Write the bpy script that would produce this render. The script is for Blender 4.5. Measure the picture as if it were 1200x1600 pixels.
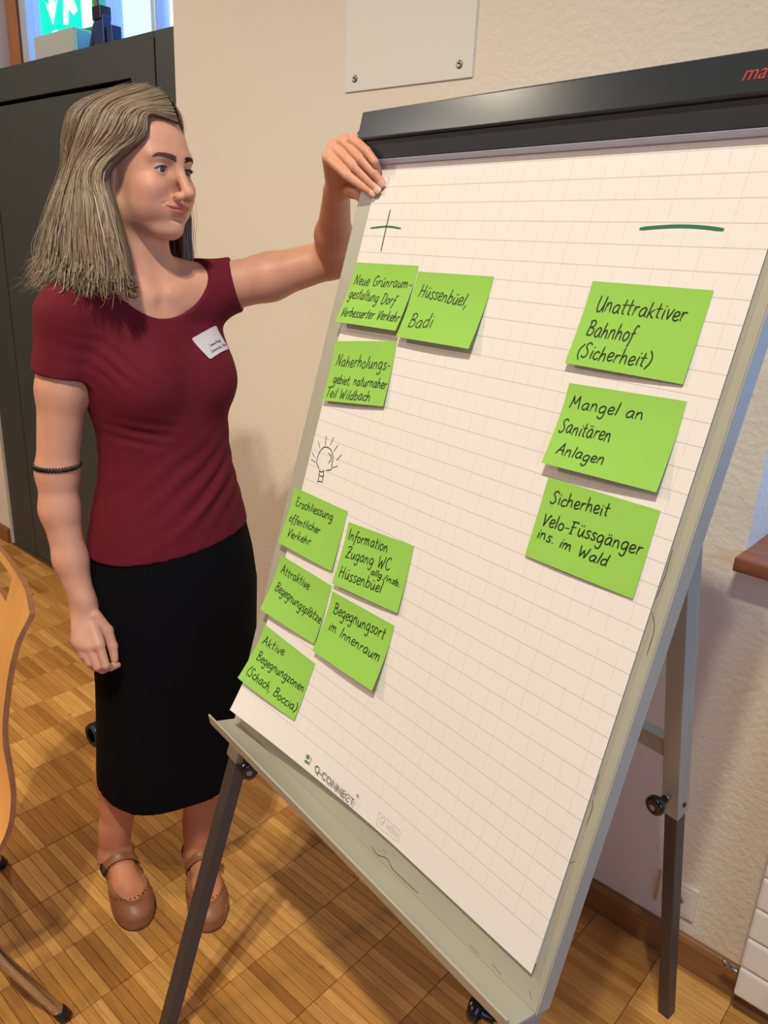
import bpy, bmesh, math, random
import numpy as np
from mathutils import Vector, Matrix

random.seed(7)
np.random.seed(7)
for o in list(bpy.data.objects):
    bpy.data.objects.remove(o)
scene = bpy.context.scene
COL = scene.collection

# ------------------------------------------------------------------ camera
cam_data = bpy.data.cameras.new('camera')
cam_data.sensor_fit = 'HORIZONTAL'
cam_data.sensor_width = 36.0
cam_data.lens = 36.0
cam_data.clip_start = 0.02
cam = bpy.data.objects.new('camera', cam_data)
COL.objects.link(cam)
CR = Vector((0.743379, 0.667181, 0.047510)); CD = Vector((0.251023, -0.212443, -0.944381)); CF = Vector((-0.619980, 0.713960, -0.325403))
m3 = Matrix((CR, -CD, -CF)).transposed()
cam.matrix_world = Matrix.Translation((0, 0, 1.5)) @ m3.to_4x4()
scene.camera = cam

# ------------------------------------------------------------------ world, lights, exposure
world = bpy.data.worlds.new('overcast sky')
scene.world = world
world.use_nodes = True
bg = world.node_tree.nodes['Background']
bg.inputs['Color'].default_value = (0.30, 0.50, 1.0, 1)
bg.inputs['Strength'].default_value = 3.6

def area_light(name, loc, size, power, color, target=None, shape='DISK', size_y=None):
    d = bpy.data.lights.new(name, 'AREA')
    d.shape = shape; d.size = size; d.energy = power; d.color = color
    if size_y: d.size_y = size_y
    o = bpy.data.objects.new(name, d); COL.objects.link(o); o.location = loc
    if target is not None:
        o.rotation_euler = (Vector(target) - Vector(loc)).to_track_quat('-Z', 'Y').to_euler()
    return o

def spot_light(name, loc, target, radius, power, color, cone=120, blend=.6):
    d = bpy.data.lights.new(name, 'SPOT'); d.energy = power; d.color = color; d.shadow_soft_size = radius
    d.spot_size = math.radians(cone); d.spot_blend = blend
    o = bpy.data.objects.new(name, d); COL.objects.link(o); o.location = loc
    o.rotation_euler = (Vector(target) - Vector(loc)).to_track_quat('-Z', 'Y').to_euler()
    return o
spot_light('ceiling_spot', (0.0, -0.76, 4.0), (-1.35, .65, 0), 0.05, 260, (1.0, .97, .83), 72, 1.0)
spot_light('ceiling_spot', (0.23, -0.76, 4.0), (-1.1, .65, 0), 0.05, 168, (1.0, .97, .83), 72, 1.0)
spot_light('ceiling_spot', (-3.6, -0.9, 2.9), (-2.0, 1.3, 1.2), 0.06, 98, (1.0, .95, .85), 150, .6)
spot_light('ceiling_spot', (-3.3, -0.5, 3.4), (-2.4, 1.4, .9), 0.06, 105, (1.0, .87, .68), 100, 1.0)
area_light('fill_lamp', (-1.6, -3.2, 4.1), 0.3, 58, (1.0, .70, .42))  # unseen lamp added as general fill for the room

vs = scene.view_settings
vs.view_transform = 'Standard'
vs.look = 'None'
vs.exposure = 0.0
vs.gamma = 1.0
vs.use_curve_mapping = False

# ------------------------------------------------------------------ helpers
def tag(o, label=None, cat=None, group=None, kind=None):
    if label: o['label'] = label
    if cat: o['category'] = cat
    if group: o['group'] = group
    if kind: o['kind'] = kind
    return o

def empty(name, loc=(0, 0, 0), label=None, cat=None, group=None, rot=None):
    o = bpy.data.objects.new(name, None)
    o.empty_display_size = 0.05
    COL.objects.link(o)
    o.matrix_world = Matrix.Translation(loc) @ (rot.to_4x4() if rot is not None else Matrix())
    return tag(o, label, cat, group)

def put(o, parent=None, mw=None):
    """link o; mw is its world matrix"""
    if o.name not in COL.objects: COL.objects.link(o)
    if mw is None: mw = Matrix()
    if parent is not None:
        o.parent = parent
        o.matrix_basis = PW[parent.name].inverted() @ mw
    else:
        o.matrix_basis = mw
    PW[o.name] = mw.copy()
    return o
PW = {}

def obj(name, bm, mat, parent=None, mw=None, smooth=False, bevel=0.0, seg=2):
    if bevel > 0:
        bmesh.ops.bevel(bm, geom=list(bm.edges), offset=bevel, segments=seg, affect='EDGES', profile=0.6, clamp_overlap=True)
    me = bpy.data.meshes.new(name)
    bm.to_mesh(me); bm.free()
    return mobj(name, me, mat, parent, mw, smooth)

def mobj(name, me, mat, parent=None, mw=None, smooth=False):
    for m in (mat if isinstance(mat, (list, tuple)) else [mat]):
        me.materials.append(m)
    if smooth:
        me.polygons.foreach_set('use_smooth', [True] * len(me.polygons))
    o = bpy.data.objects.new(name, me)
    return put(o, parent, mw)

def E(name, loc, label, cat, group=None):
    o = bpy.data.objects.new(name, None)
    o.empty_display_size = 0.05
    put(o, None, Matrix.Translation(loc))
    return tag(o, label, cat, group)

def NB():
    return bmesh.new()

def box(bm, lo, hi):
    x0, y0, z0 = lo; x1, y1, z1 = hi
    v = [bm.verts.new(p) for p in ((x0,y0,z0),(x1,y0,z0),(x1,y1,z0),(x0,y1,z0),(x0,y0,z1),(x1,y0,z1),(x1,y1,z1),(x0,y1,z1))]
    for f in ((3,2,1,0),(4,5,6,7),(0,1,5,4),(1,2,6,5),(2,3,7,6),(3,0,4,7)):
        bm.faces.new([v[i] for i in f])
    return bm

def boxo(name, lo, hi, mat, parent=None, mw=None, bevel=0.0):
    return obj(name, box(NB(), lo, hi), mat, parent, mw, bevel=bevel)

def prism(bm, prof, axis_pts):
    """loft a closed 2D profile (list of (a,b)) between frames (origin, ea, eb)"""
    rings = []
    for o, ea, eb in axis_pts:
        o = Vector(o); ea = Vector(ea); eb = Vector(eb)
        rings.append([bm.verts.new(o + ea * a + eb * b) for a, b in prof])
    n = len(prof)
    for r0, r1 in zip(rings, rings[1:]):
        for i in range(n):
            j = (i + 1) % n
            bm.faces.new((r0[i], r0[j], r1[j], r1[i]))
    bm.faces.new(list(reversed(rings[0]))); bm.faces.new(rings[-1])
    bmesh.ops.recalc_face_normals(bm, faces=bm.faces)
    return bm

def bar(bm, a, b, w, h=None, ref=(0, 0, 1)):
    """rectangular bar from a to b"""
    a = Vector(a); b = Vector(b); h = h or w
    d = (b - a).normalized(); s = d.cross(Vector(ref))
    if s.length < 1e-4: s = d.cross(Vector((1, 0, 0)))
    s.normalize(); t = s.cross(d)
    return prism(bm, ((-w/2,-h/2),(w/2,-h/2),(w/2,h/2),(-w/2,h/2)), ((a, s, t), (b, s, t)))

def tube(bm, pts, rad, n=10, caps=True, flat=1.0, up=None):
    """swept tube; rad scalar or list"""
    pts = [Vector(p) for p in pts]
    if not isinstance(rad, (list, tuple)): rad = [rad] * len(pts)
    rings = []; prev = None
    for i, p in enumerate(pts):
        d = (pts[min(i+1, len(pts)-1)] - pts[max(i-1, 0)]).normalized()
        if prev is None:
            s = d.cross(Vector(up) if up else (Vector((0,0,1)) if abs(d.z) < .9 else Vector((1,0,0)))).normalized()
        else:
            s = (prev - d * prev.dot(d)).normalized()
        prev = s; t = d.cross(s)
        rings.append([bm.verts.new(p + (s*math.cos(2*math.pi*k/n) + t*flat*math.sin(2*math.pi*k/n))*rad[i]) for k in range(n)])
    for r0, r1 in zip(rings, rings[1:]):
        for k in range(n):
            j = (k+1) % n
            bm.faces.new((r0[k], r0[j], r1[j], r1[k]))
    if caps:
        bm.faces.new(list(reversed(rings[0]))); bm.faces.new(rings[-1])
    return bm

def lathe(bm, prof, mw=None, n=20):
    """prof list of (r,z) revolve about z"""
    mw = mw or Matrix()
    rings = []
    for r, z in prof:
        rings.append([bm.verts.new(mw @ Vector((r*math.cos(2*math.pi*k/n), r*math.sin(2*math.pi*k/n), z))) for k in range(n)])
    for r0, r1 in zip(rings, rings[1:]):
        for k in range(n):
            j = (k+1) % n
            bm.faces.new((r0[k], r0[j], r1[j], r1[k]))
    bm.faces.new(list(reversed(rings[0]))); bm.faces.new(rings[-1])
    bmesh.ops.recalc_face_normals(bm, faces=bm.faces)
    return bm

def frame_at(p, z, x=(0, 0, 1)):
    z = Vector(z).normalized(); x = Vector(x)
    if abs(z.dot(x.normalized())) > .95: x = Vector((1, 0, 0))
    y = z.cross(x).normalized(); x = y.cross(z)
    m = Matrix((x, y, z)).transposed().to_4x4(); m.translation = Vector(p)
    return m

def smooth_line(pts, sub=4):
    """Catmull-Rom"""
    if len(pts) < 3: return [tuple(p) for p in pts]
    P = [np.array(p, float) for p in pts]
    P = [2*P[0]-P[1]] + P + [2*P[-1]-P[-2]]
    out = []
    for i in range(1, len(P)-2):
        for k in range(sub):
            t = k/sub
            a, b, c, d = P[i-1], P[i], P[i+1], P[i+2]
            out.append(tuple(.5*((2*b)+(c-a)*t+(2*a-5*b+4*c-d)*t*t+(3*b-a-3*c+d)*t**3)))
    out.append(tuple(P[-2]))
    return out

# ------------------------------------------------------------------ materials
def lin(r, g, b):
    f = lambda c: ((c/255+.055)/1.055)**2.4 if c/255 > .04045 else c/255/12.92
    return (f(r), f(g), f(b), 1)

def mat(name, rgb, rough=.5, metal=0.0, var=0.0, scale=8.0, bump=0.0, bscale=60.0, spec=.5, coat=0.0, sss=0.0, stretch=None, emit=None, bdetail=3.0):
    m = bpy.data.materials.new(name); m.use_nodes = True
    nt = m.node_tree; N = nt.nodes; L = nt.links
    p = N['Principled BSDF']
    p.inputs['Roughness'].default_value = rough
    p.inputs['Metallic'].default_value = metal
    p.inputs['Specular IOR Level'].default_value = spec
    p.inputs['Coat Weight'].default_value = coat
    if sss:
        p.inputs['Subsurface Weight'].default_value = sss
        p.inputs['Subsurface Radius'].default_value = (.010, .004, .002)
        p.inputs['Subsurface Scale'].default_value = 0.6
    c = lin(*rgb)
    tc = N.new('ShaderNodeTexCoord')
    co = tc.outputs['Object']
    if stretch:
        mp = N.new('ShaderNodeMapping'); mp.inputs['Scale'].default_value = stretch
        L.new(co, mp.inputs['Vector']); co = mp.outputs['Vector']
    nz = N.new('ShaderNodeTexNoise'); nz.inputs['Scale'].default_value = scale; nz.inputs['Detail'].default_value = 4
    L.new(co, nz.inputs['Vector'])
    rp = N.new('ShaderNodeValToRGB')
    rp.color_ramp.elements[0].position = .3; rp.color_ramp.elements[1].position = .7
    rp.color_ramp.elements[0].color = tuple(x*(1-var) for x in c[:3]) + (1,)
    rp.color_ramp.elements[1].color = tuple(min(1, x*(1+var)) for x in c[:3]) + (1,)
    L.new(nz.outputs['Fac'], rp.inputs['Fac'])
    L.new(rp.outputs['Color'], p.inputs['Base Color'])
    m['col'] = 1
    if bump:
        n2 = N.new('ShaderNodeTexNoise'); n2.inputs['Scale'].default_value = bscale; n2.inputs['Detail'].default_value = bdetail
        L.new(co, n2.inputs['Vector'])
        bp = N.new('ShaderNodeBump'); bp.inputs['Strength'].default_value = 1.0; bp.inputs['Distance'].default_value = bump
        L.new(n2.outputs['Fac'], bp.inputs['Height']); L.new(bp.outputs['Normal'], p.inputs['Normal'])
    if emit:
        p.inputs['Emission Color'].default_value = lin(*emit[0]); p.inputs['Emission Strength'].default_value = emit[1]
    return m

def nodes(m):
    return m.node_tree.nodes, m.node_tree.links, m.node_tree.nodes['Principled BSDF']

def math_node(N, L, op, a, b=None):
    n = N.new('ShaderNodeMath'); n.operation = op
    for i, v in enumerate((a, b)):
        if v is None: continue
        if isinstance(v, (int, float)): n.inputs[i].default_value = v
        else: L.new(v, n.inputs[i])
    return n.outputs[0]

def mix_rgb(N, L, fac, a, b, blend='MIX'):
    n = N.new('ShaderNodeMix'); n.data_type = 'RGBA'; n.blend_type = blend
    if isinstance(fac, (int, float)): n.inputs['Factor'].default_value = fac
    else: L.new(fac, n.inputs['Factor'])
    for key, v in ((6, a), (7, b)):
        if isinstance(v, tuple): n.inputs[key].default_value = v
        else: L.new(v, n.inputs[key])
    return n.outputs[2]

# ------------------------------------------------------------------ room shell
WY = 1.483                      # inner face of the wall with the door
XL, XR, YB, ZC = -5.6, 2.6, -4.2, 4.3
M_wall = mat('plaster wall', (232, 222, 202), rough=.9, var=.025, scale=1.3, bump=.0032, bscale=70, spec=.2, bdetail=5)
def _wall_relief():
    # coarse trowelled render low down and towards the window, smooth elsewhere
    N, L, p = nodes(M_wall)
    bp = [n for n in N if n.type == 'BUMP'][0]
    geo = N.new('ShaderNodeNewGeometry'); sp = N.new('ShaderNodeSeparateXYZ'); L.new(geo.outputs['Position'], sp.inputs[0])
    mr = N.new('ShaderNodeMapRange'); L.new(sp.outputs['X'], mr.inputs['Value'])
    for k, v in (('From Min', -1.5), ('From Max', -.7), ('To Min', .12), ('To Max', 1.0)): mr.inputs[k].default_value = v
    mz = N.new('ShaderNodeMapRange'); L.new(sp.outputs['Z'], mz.inputs['Value'])
    for k, v in (('From Min', .93), ('From Max', .96), ('To Min', .45), ('To Max', 0.0)): mz.inputs[k].default_value = v
    L.new(math_node(N, L, 'MAXIMUM', mr.outputs[0], mz.outputs[0]), bp.inputs['Strength'])
_wall_relief()
M_ceil = mat('wooden ceiling', (150, 116, 80), rough=.8, var=.1, scale=2, stretch=(1, 8, 1), spec=.2)
M_wood_dark = mat('baseboard oak', (142, 96, 54), rough=.5, var=.18, scale=5, stretch=(1, 8, 30), bump=.0004, bscale=20)
M_wood_win = mat('window frame wood', (160, 98, 52), rough=.5, var=.2, scale=6, stretch=(12, 12, 1))
M_sill = mat('window sill wood', (150, 90, 55), rough=.45, var=.3, scale=5, stretch=(1, 9, 9))
M_door = mat('dark grey door paint', (66, 68, 66), rough=.5, var=.03, scale=3, spec=.35)
M_black = mat('black plastic', (16, 17, 18), rough=.4, var=.1)
M_gap = mat('painted gap black', (9, 9, 9), rough=.8)

def wall_front():
    bm = NB()
    T = 0.42
    # rectangles of the wall (x0,x1,z0,z1) around door opening, transom and window
    R = [(XL, -3.76, 0, ZC), (-3.76, -2.19, 2.62, ZC), (-2.19, -0.375, 0, ZC), (-0.375, 1.15, 0, 0.962), (-0.375, 1.15, 2.35, ZC), (1.15, XR, 0, ZC)]
    for x0, x1, z0, z1 in R:
        box(bm, (x0, WY, z0), (x1, WY+T, z1))
    return tag(obj('wall_front', bm, M_wall), kind='structure')
wall_front()
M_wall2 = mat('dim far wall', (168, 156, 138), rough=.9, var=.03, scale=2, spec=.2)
tag(boxo('wall_left', (XL-.1, YB, 0), (XL, WY+.42, ZC), M_wall2), kind='structure')
bm = NB()
for y0, y1, z0, z1 in ((YB, -2.6, 0, ZC), (-2.6, .6, 0, .9), (-2.6, .6, 2.6, ZC), (.6, WY+.42, 0, ZC)):  # middle opening added out of view to let in cool sky fill
    box(bm, (XR, y0, z0), (XR+.1, y1, z1))
tag(obj('wall_right', bm, M_wall2), kind='structure')
tag(boxo('wall_back', (XL-.1, YB-.1, 0), (XR+.1, YB, ZC), M_wall2), kind='structure')
tag(boxo('ceiling', (XL-.1, YB-.1, ZC), (XR+.1, WY+.42, ZC+.1), M_ceil), kind='structure')

# floor: mosaic parquet strips laid along the wall, ends aligned in rows
def floor_material():
    m = mat('oak mosaic parquet', (202, 146, 78), rough=.42, spec=.4)
    N, L, p = nodes(m)
    geo = N.new('ShaderNodeNewGeometry')
    sep = N.new('ShaderNodeSeparateXYZ'); L.new(geo.outputs['Position'], sep.inputs[0])
    fx = math_node(N, L, 'FLOOR', math_node(N, L, 'DIVIDE', math_node(N, L, 'ADD', sep.outputs['X'], 2.304+.1615*40), .1615))
    fy = math_node(N, L, 'FLOOR', math_node(N, L, 'DIVIDE', math_node(N, L, 'ADD', sep.outputs['Y'], 10.0), .02305))
    fb = math_node(N, L, 'FLOOR', math_node(N, L, 'DIVIDE', fy, 7.0))
    cb = N.new('ShaderNodeCombineXYZ'); L.new(fx, cb.inputs[0]); L.new(fy, cb.inputs[1])
    cb2 = N.new('ShaderNodeCombineXYZ'); L.new(fx, cb2.inputs[0]); L.new(fb, cb2.inputs[1])
    wn = N.new('ShaderNodeTexWhiteNoise'); wn.noise_dimensions = '3D'; L.new(cb.outputs[0], wn.inputs['Vector'])
    wn2 = N.new('ShaderNodeTexWhiteNoise'); wn2.noise_dimensions = '3D'; L.new(cb2.outputs[0], wn2.inputs['Vector'])
    v = math_node(N, L, 'ADD', math_node(N, L, 'MULTIPLY', wn.outputs['Value'], .6), math_node(N, L, 'MULTIPLY', wn2.outputs['Value'], .4))
    rp = N.new('ShaderNodeValToRGB'); L.new(v, rp.inputs['Fac'])
    e = rp.color_ramp.elements
    e[0].position = .05; e[0].color = lin(162, 107, 48)
    e[1].position = .95; e[1].color = lin(226, 170, 96)
    k = rp.color_ramp.elements.new(.5); k.color = lin(198, 140, 70)
    # grain along x, shifted per strip
    mp = N.new('ShaderNodeMapping'); mp.inputs['Scale'].default_value = (5, 90, 1)
    ad = N.new('ShaderNodeVectorMath'); ad.operation = 'ADD'
    sc = N.new('ShaderNodeVectorMath'); sc.operation = 'SCALE'; sc.inputs['Scale'].default_value = 13.7
    L.new(wn.outputs['Color'], sc.inputs[0]); L.new(geo.outputs['Position'], ad.inputs[0]); L.new(sc.outputs[0], ad.inputs[1])
    L.new(ad.outputs[0], mp.inputs['Vector'])
    nz = N.new('ShaderNodeTexNoise'); nz.inputs['Scale'].default_value = 1.6; nz.inputs['Detail'].default_value = 5; nz.inputs['Distortion'].default_value = .6
    L.new(mp.outputs[0], nz.inputs['Vector'])
    r2 = N.new('ShaderNodeValToRGB'); L.new(nz.outputs['Fac'], r2.inputs['Fac'])
    r2.color_ramp.elements[0].position = .3; r2.color_ramp.elements[0].color = (.72, .66, .58, 1)
    r2.color_ramp.elements[1].position = .62; r2.color_ramp.elements[1].color = (1.06, 1.06, 1.06, 1)
    c = mix_rgb(N, L, .75, rp.outputs['Color'], r2.outputs['Color'], 'MULTIPLY')
    # small knots and dirt specks
    n3 = N.new('ShaderNodeTexNoise'); n3.inputs['Scale'].default_value = 26; n3.inputs['Detail'].default_value = 2
    L.new(geo.outputs['Position'], n3.inputs['Vector'])
    r3 = N.new('ShaderNodeValToRGB'); L.new(n3.outputs['Fac'], r3.inputs['Fac'])
    r3.color_ramp.elements[0].position = .70; r3.color_ramp.elements[0].color = (1, 1, 1, 1)
    r3.color_ramp.elements[1].position = .78; r3.color_ramp.elements[1].color = (.45, .36, .28, 1)
    c = mix_rgb(N, L, .8, c, r3.outputs['Color'], 'MULTIPLY')
    L.new(c, p.inputs['Base Color'])
    return m
M_floor = floor_material()
M_joint = mat('dark parquet joints', (104, 66, 34), rough=.8)
SX, SY = .1615, .02305
floor_o = tag(boxo('floor', (XL-.1, YB-.1, -.08), (XR+.1, WY+.42, -.0035), M_joint), kind='structure')

def strip_verts(x0, x1, y0, y1, h=0.0):
    g, b = .0006, .0010
    x0 += g; x1 -= g; y0 += g*.8; y1 -= g*.8
    return [(x0,y0,-.0035),(x1,y0,-.0035),(x1,y1,-.0035),(x0,y1,-.0035),(x0,y0,h-.001),(x1,y0,h-.001),(x1,y1,h-.001),(x0,y1,h-.001),
            (x0+b,y0+b,h),(x1-b,y0+b,h),(x1-b,y1-b,h),(x0+b,y1-b,h)]
SF = [(0,1,5,4),(1,2,6,5),(2,3,7,6),(3,0,4,7),(4,5,9,8),(5,6,10,9),(6,7,11,10),(7,4,8,11),(8,9,10,11)]
def in_view(x, y, z=0):
    d = Vector((x, y, z - 1.5))
    c = d.dot(CF)
    if c < .1: return None
    return (600+1200*d.dot(CR)/c, 800+1200*d.dot(CD)/c, c)
cells = []
for i in range(-21, 31):
    for j in range(-int((WY+3.0)/SY), 0):
        x0 = -2.304 + i*SX; y0 = WY - .004 + j*SY
        if x0 < XL-.1 or x0+SX > XR+.1: continue
        v = in_view(x0+SX/2, y0+SY/2)
        vis = v is not None and -20 < v[0] < 1220 and 800 < v[1] < 1640
        cells.append((v[2] if vis else 99, x0, y0))
cells.sort()
near = cells[:300]; rest = cells[300:]
base_me = bpy.data.meshes.new('strip')
base_me.from_pydata(strip_verts(-SX/2, SX/2, -SY/2, SY/2), [], SF)
base_me.materials.append(M_floor)
for c, x0, y0 in near:
    o = bpy.data.objects.new('strip', base_me)
    put(o, floor_o, Matrix.Translation((x0+SX/2, y0+SY/2, 0)))
V = []; F = []
for c, x0, y0 in rest:
    b = len(V); V += strip_verts(x0, x0+SX, y0, y0+SY); F += [tuple(b+k for k in f) for f in SF]
me = bpy.data.meshes.new('strips_beyond'); me.from_pydata(V, [], F)
tag(mobj('strips_beyond', me, M_floor, floor_o), kind='stuff')

# baseboards (profiled top edge)
def baseboard(name, x0, x1):
    h, t = .078, .016
    prof = ((0, 0), (t, 0), (t, h-.012), (t-.005, h-.002), (t-.008, h), (0, h))
    bm = NB()
    prism(bm, prof, (((x0, WY, 0), (0, -1, 0), (0, 0, 1)), ((x1, WY, 0), (0, -1, 0), (0, 0, 1))))
    return tag(obj(name, bm, M_wood_dark), kind='structure')
baseboard('baseboard_right', -2.185, XR)
baseboard('baseboard_left', XL, -3.765)

# ------------------------------------------------------------------ dark door with transom window above
door = E('door_1', (-2.9, WY, 0), None, None); door['kind'] = 'structure'
DF = WY + .012
boxo('door_post', (-3.757, DF, 0), (-3.522, DF+.06, 2.083), M_door, door, bevel=.002)
boxo('door_post', (-2.307, DF, 0), (-2.193, DF+.06, 2.083), M_door, door, bevel=.002)
boxo('gap_backing', (-3.53, DF+.02, 0), (-2.30, DF+.055, 2.075), M_gap, door)  # black sheet behind the leaf, painting the dark of its gaps
leaf = NB()
gz, gx1, gh = 1.962, -2.452, .016
box(leaf, (-3.514, DF+.001, .006), (-2.316, DF+.05, gz-gh/2))
box(leaf, (-3.514, DF+.001, gz+gh/2), (-2.316, DF+.05, 2.083))
box(leaf, (gx1, DF+.001, gz-gh/2), (-2.316, DF+.05, gz+gh/2))
box(leaf, (-3.514, DF+.02, gz-gh/2), (gx1, DF+.05, gz+gh/2))
obj('door_leaf', leaf, M_door, door)
boxo('lintel_shelf', (-3.757, DF+.002, 2.065), (-2.193, WY+.415, 2.0825), M_door, door)
# below-lintel backing so no light passes behind the leaf
boxo('door_back', (-3.757, DF+.30, 0), (-2.193, DF+.36, 2.066), M_door, door)

M_glass = bpy.data.materials.new('window glass'); M_glass.use_nodes = True
def _glass():
    nt = M_glass.node_tree; N = nt.nodes; L = nt.links
    N.remove(N['Principled BSDF'])
    tr = N.new('ShaderNodeBsdfTransparent'); tr.inputs[0].default_value = (.95, .99, .99, 1)
    gl = N.new('ShaderNodeBsdfGlossy'); gl.inputs['Roughness'].default_value = .02
    mx = N.new('ShaderNodeMixShader'); mx.inputs[0].default_value = .07; L.new(tr.outputs[0], mx.inputs[1]); L.new(gl.outputs[0], mx.inputs[2])
    L.new(mx.outputs[0], N['Material Output'].inputs['Surface'])
_glass()

M_alu = mat('pale window metal', (190, 194, 204), rough=.4, metal=.2)
tw = E('window_1', (-2.9, 1.75, 2.09), None, None); tw['kind'] = 'structure'
WYT = 1.74
boxo('window_frame', (-3.757, WYT-.03, 2.083), (-3.66, WYT+.05, 2.62), M_wood_win, tw, bevel=.004)
boxo('metal_strip', (-3.655, WYT-.02, 2.083), (-3.60, WYT+.05, 2.62), M_alu, tw, bevel=.003)
boxo('mullion', (-3.125, WYT-.03, 2.083), (-3.03, WYT+.05, 2.62), mat('pale oak mullion', (206, 160, 92), rough=.5, var=.15, scale=6, stretch=(10, 10, 1)), tw, bevel=.004)
boxo('mullion', (-3.02, WYT-.02, 2.083), (-2.965, WYT+.05, 2.62), M_alu, tw, bevel=.003)
boxo('mullion', (-2.69, WYT-.01, 2.083), (-2.66, WYT+.05, 2.62), M_alu, tw, bevel=.003)
boxo('window_frame', (-2.26, WYT-.03, 2.083), (-2.192, WYT+.05, 2.62), M_wood_win, tw, bevel=.004)
for x0, x1 in ((-3.60, -3.125), (-2.965, -2.69), (-2.66, -2.26)):
    boxo('pane', (x0, WYT+.01, 2.083), (x1, WYT+.016, 2.62), M_glass, tw)

# ------------------------------------------------------------------ window on the right with sill
w2 = E('window_2', (.39, WY+.3, .98), None, None); w2['kind'] = 'structure'
boxo('sill', (-.378, WY-.055, .962), (1.17, WY+.36, .990), M_sill, w2, bevel=.005)
for x0, x1, z0, z1 in ((-.375, -.30, .99, 2.35), (1.075, 1.15, .99, 2.35), (-.30, 1.075, .99, 1.06), (-.30, 1.075, 2.28, 2.35), (.35, .425, 1.06, 2.28)):
    boxo('window_frame', (x0, WY+.30, z0), (x1, WY+.36, z1), M_wood_win, w2, bevel=.004)
for x0, x1 in ((-.30, .35), (.425, 1.075)):
    boxo('pane', (x0, WY+.325, 1.06), (x1, WY+.331, 2.28), M_glass, w2)

# ------------------------------------------------------------------ things on the wall
M_panel = mat('white painted panel', (226, 224, 212), rough=.55, var=.01, scale=2)
M_screw = mat('steel screw', (150, 148, 140), rough=.35, metal=.9)
cp = E('cover_panel', (-1.29, WY, 1.85), 'pale square cover panel screwed to the wall above the flip chart', 'panel')
boxo('panel', (-1.478, WY-.004, 1.849), (-1.100, WY, 2.21), M_panel, cp, bevel=.0012)
for x, z in ((-1.445, 1.876), (-1.135, 1.876), (-1.445, 2.18), (-1.135, 2.18)):
    bm = lathe(NB(), ((.0085, 0), (.0085, .0012), (.006, .003), (.003, .003), (.0025, .0012)), frame_at((x, WY-.004, z), (0, -1, 0)), 16)
    obj('screw', bm, M_screw, cp, smooth=True)

M_socket = mat('white socket plastic', (228, 220, 206), rough=.35, var=.01)
so = E('wall_socket', (-.345, WY, .165), 'white wall socket low on the wall behind the rear easel leg', 'socket')
boxo('cover_plate', (-.403, WY-.010, .122), (-.318, WY, .207), M_socket, so, bevel=.004)
boxo('centre_plate', (-.391, WY-.0125, .134), (-.330, WY-.006, .195), M_socket, so, bevel=.0015)
# six-sided outlet, flat; the shade of its recess is painted into the colour
bm = NB()
cx, cz = -.3605, .1645
hexp = [(-.018, 0), (-.010, .012), (.010, .012), (.018, 0), (.010, -.012), (-.010, -.012)]
prism(bm, hexp, (((cx, WY-.0129, cz), (1, 0, 0), (0, 0, 1)), ((cx, WY-.0123, cz), (1, 0, 0), (0, 0, 1))))
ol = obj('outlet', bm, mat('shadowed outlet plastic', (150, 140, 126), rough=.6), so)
for dx, dz in ((-.010, 0), (0, -.004), (.010, 0)):
    obj('pin_hole', lathe(NB(), ((.0025, 0), (.0025, .0006)), frame_at((cx+dx, WY-.0128, cz+dz), (0, -1, 0)), 10), M_black, ol)

# radiator: horizontal slab panels
M_rad = mat('white radiator enamel', (232, 224, 210), rough=.35, var=.01, coat=.2)
rad = E('radiator', (.5, WY-.05, .08), 'white slatted panel radiator under the wooden window sill', 'radiator')
z = .080
k = 0
while z < .80:
    boxo('slat', (-.198, WY-.083, z), (1.1, WY-.050, z+.071), M_rad, rad, bevel=.006)
    z += .0765
boxo('back_rail', (-.17, WY-.050, .10), (-.13, WY, .78), M_rad, rad, bevel=.002)
boxo('back_rail', (1.02, WY-.050, .10), (1.06, WY, .78), M_rad, rad, bevel=.002)
# vent valve at the lower end
bm = NB()
lathe(bm, ((.007, 0), (.008, .012), (.005, .014), (.005, .022), (.007, .023), (.007, .031)), frame_at((-.198, WY-.066, .121), (-1, 0, .1)), 12)
tube(bm, ((-.212, WY-.066, .122), (-.222, WY-.070, .131), (-.232, WY-.074, .137)), .0032, 8)
obj('valve', bm, M_screw, rad, smooth=True)

# ------------------------------------------------------------------ things on the lintel above the door
def linz(): return 2.0835
M_signgreen = mat('lit green sign acrylic', (0, 196, 168), rough=.3, emit=((0, 205, 170), 1.2))
M_signwhite = mat('lit white sign film', (235, 250, 248), rough=.3, emit=((225, 255, 250), 1.6))
es = E('exit_sign', (-3.1, 1.56, linz()), 'green emergency exit sign with white down arrow standing above the dark door', 'sign')
boxo('lamp_housing', (-3.20, 1.553, linz()), (-2.90, 1.62, linz()+.095), mat('pale grey lamp housing', (176, 178, 170), rough=.5), es, bevel=.003)
boxo('end_cap', (-2.899, 1.553, linz()+.004), (-2.88, 1.64, linz()+.088), mat('cyan end cap', (120, 200, 215), rough=.4), es, bevel=.003)
boxo('green_panel', (-3.195, 1.583, linz()+.0955), (-2.892, 1.591, linz()+.33), M_signgreen, es)
def flat_sign(name, poly):
    bm = NB()
    prism(bm, poly, (((0, 1.5822, 0), (1, 0, 0), (0, 0, 1)), ((0, 1.5815, 0), (1, 0, 0), (0, 0, 1))))
    return obj(name, bm, M_signwhite, es)
ax, az = -3.098, 2.215
flat_sign('arrow', [(ax, az), (ax+.045, az+.075), (ax+.018, az+.062), (ax+.018, az+.15), (ax-.018, az+.15), (ax-.018, az+.062), (ax-.045, az+.075)])
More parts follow.
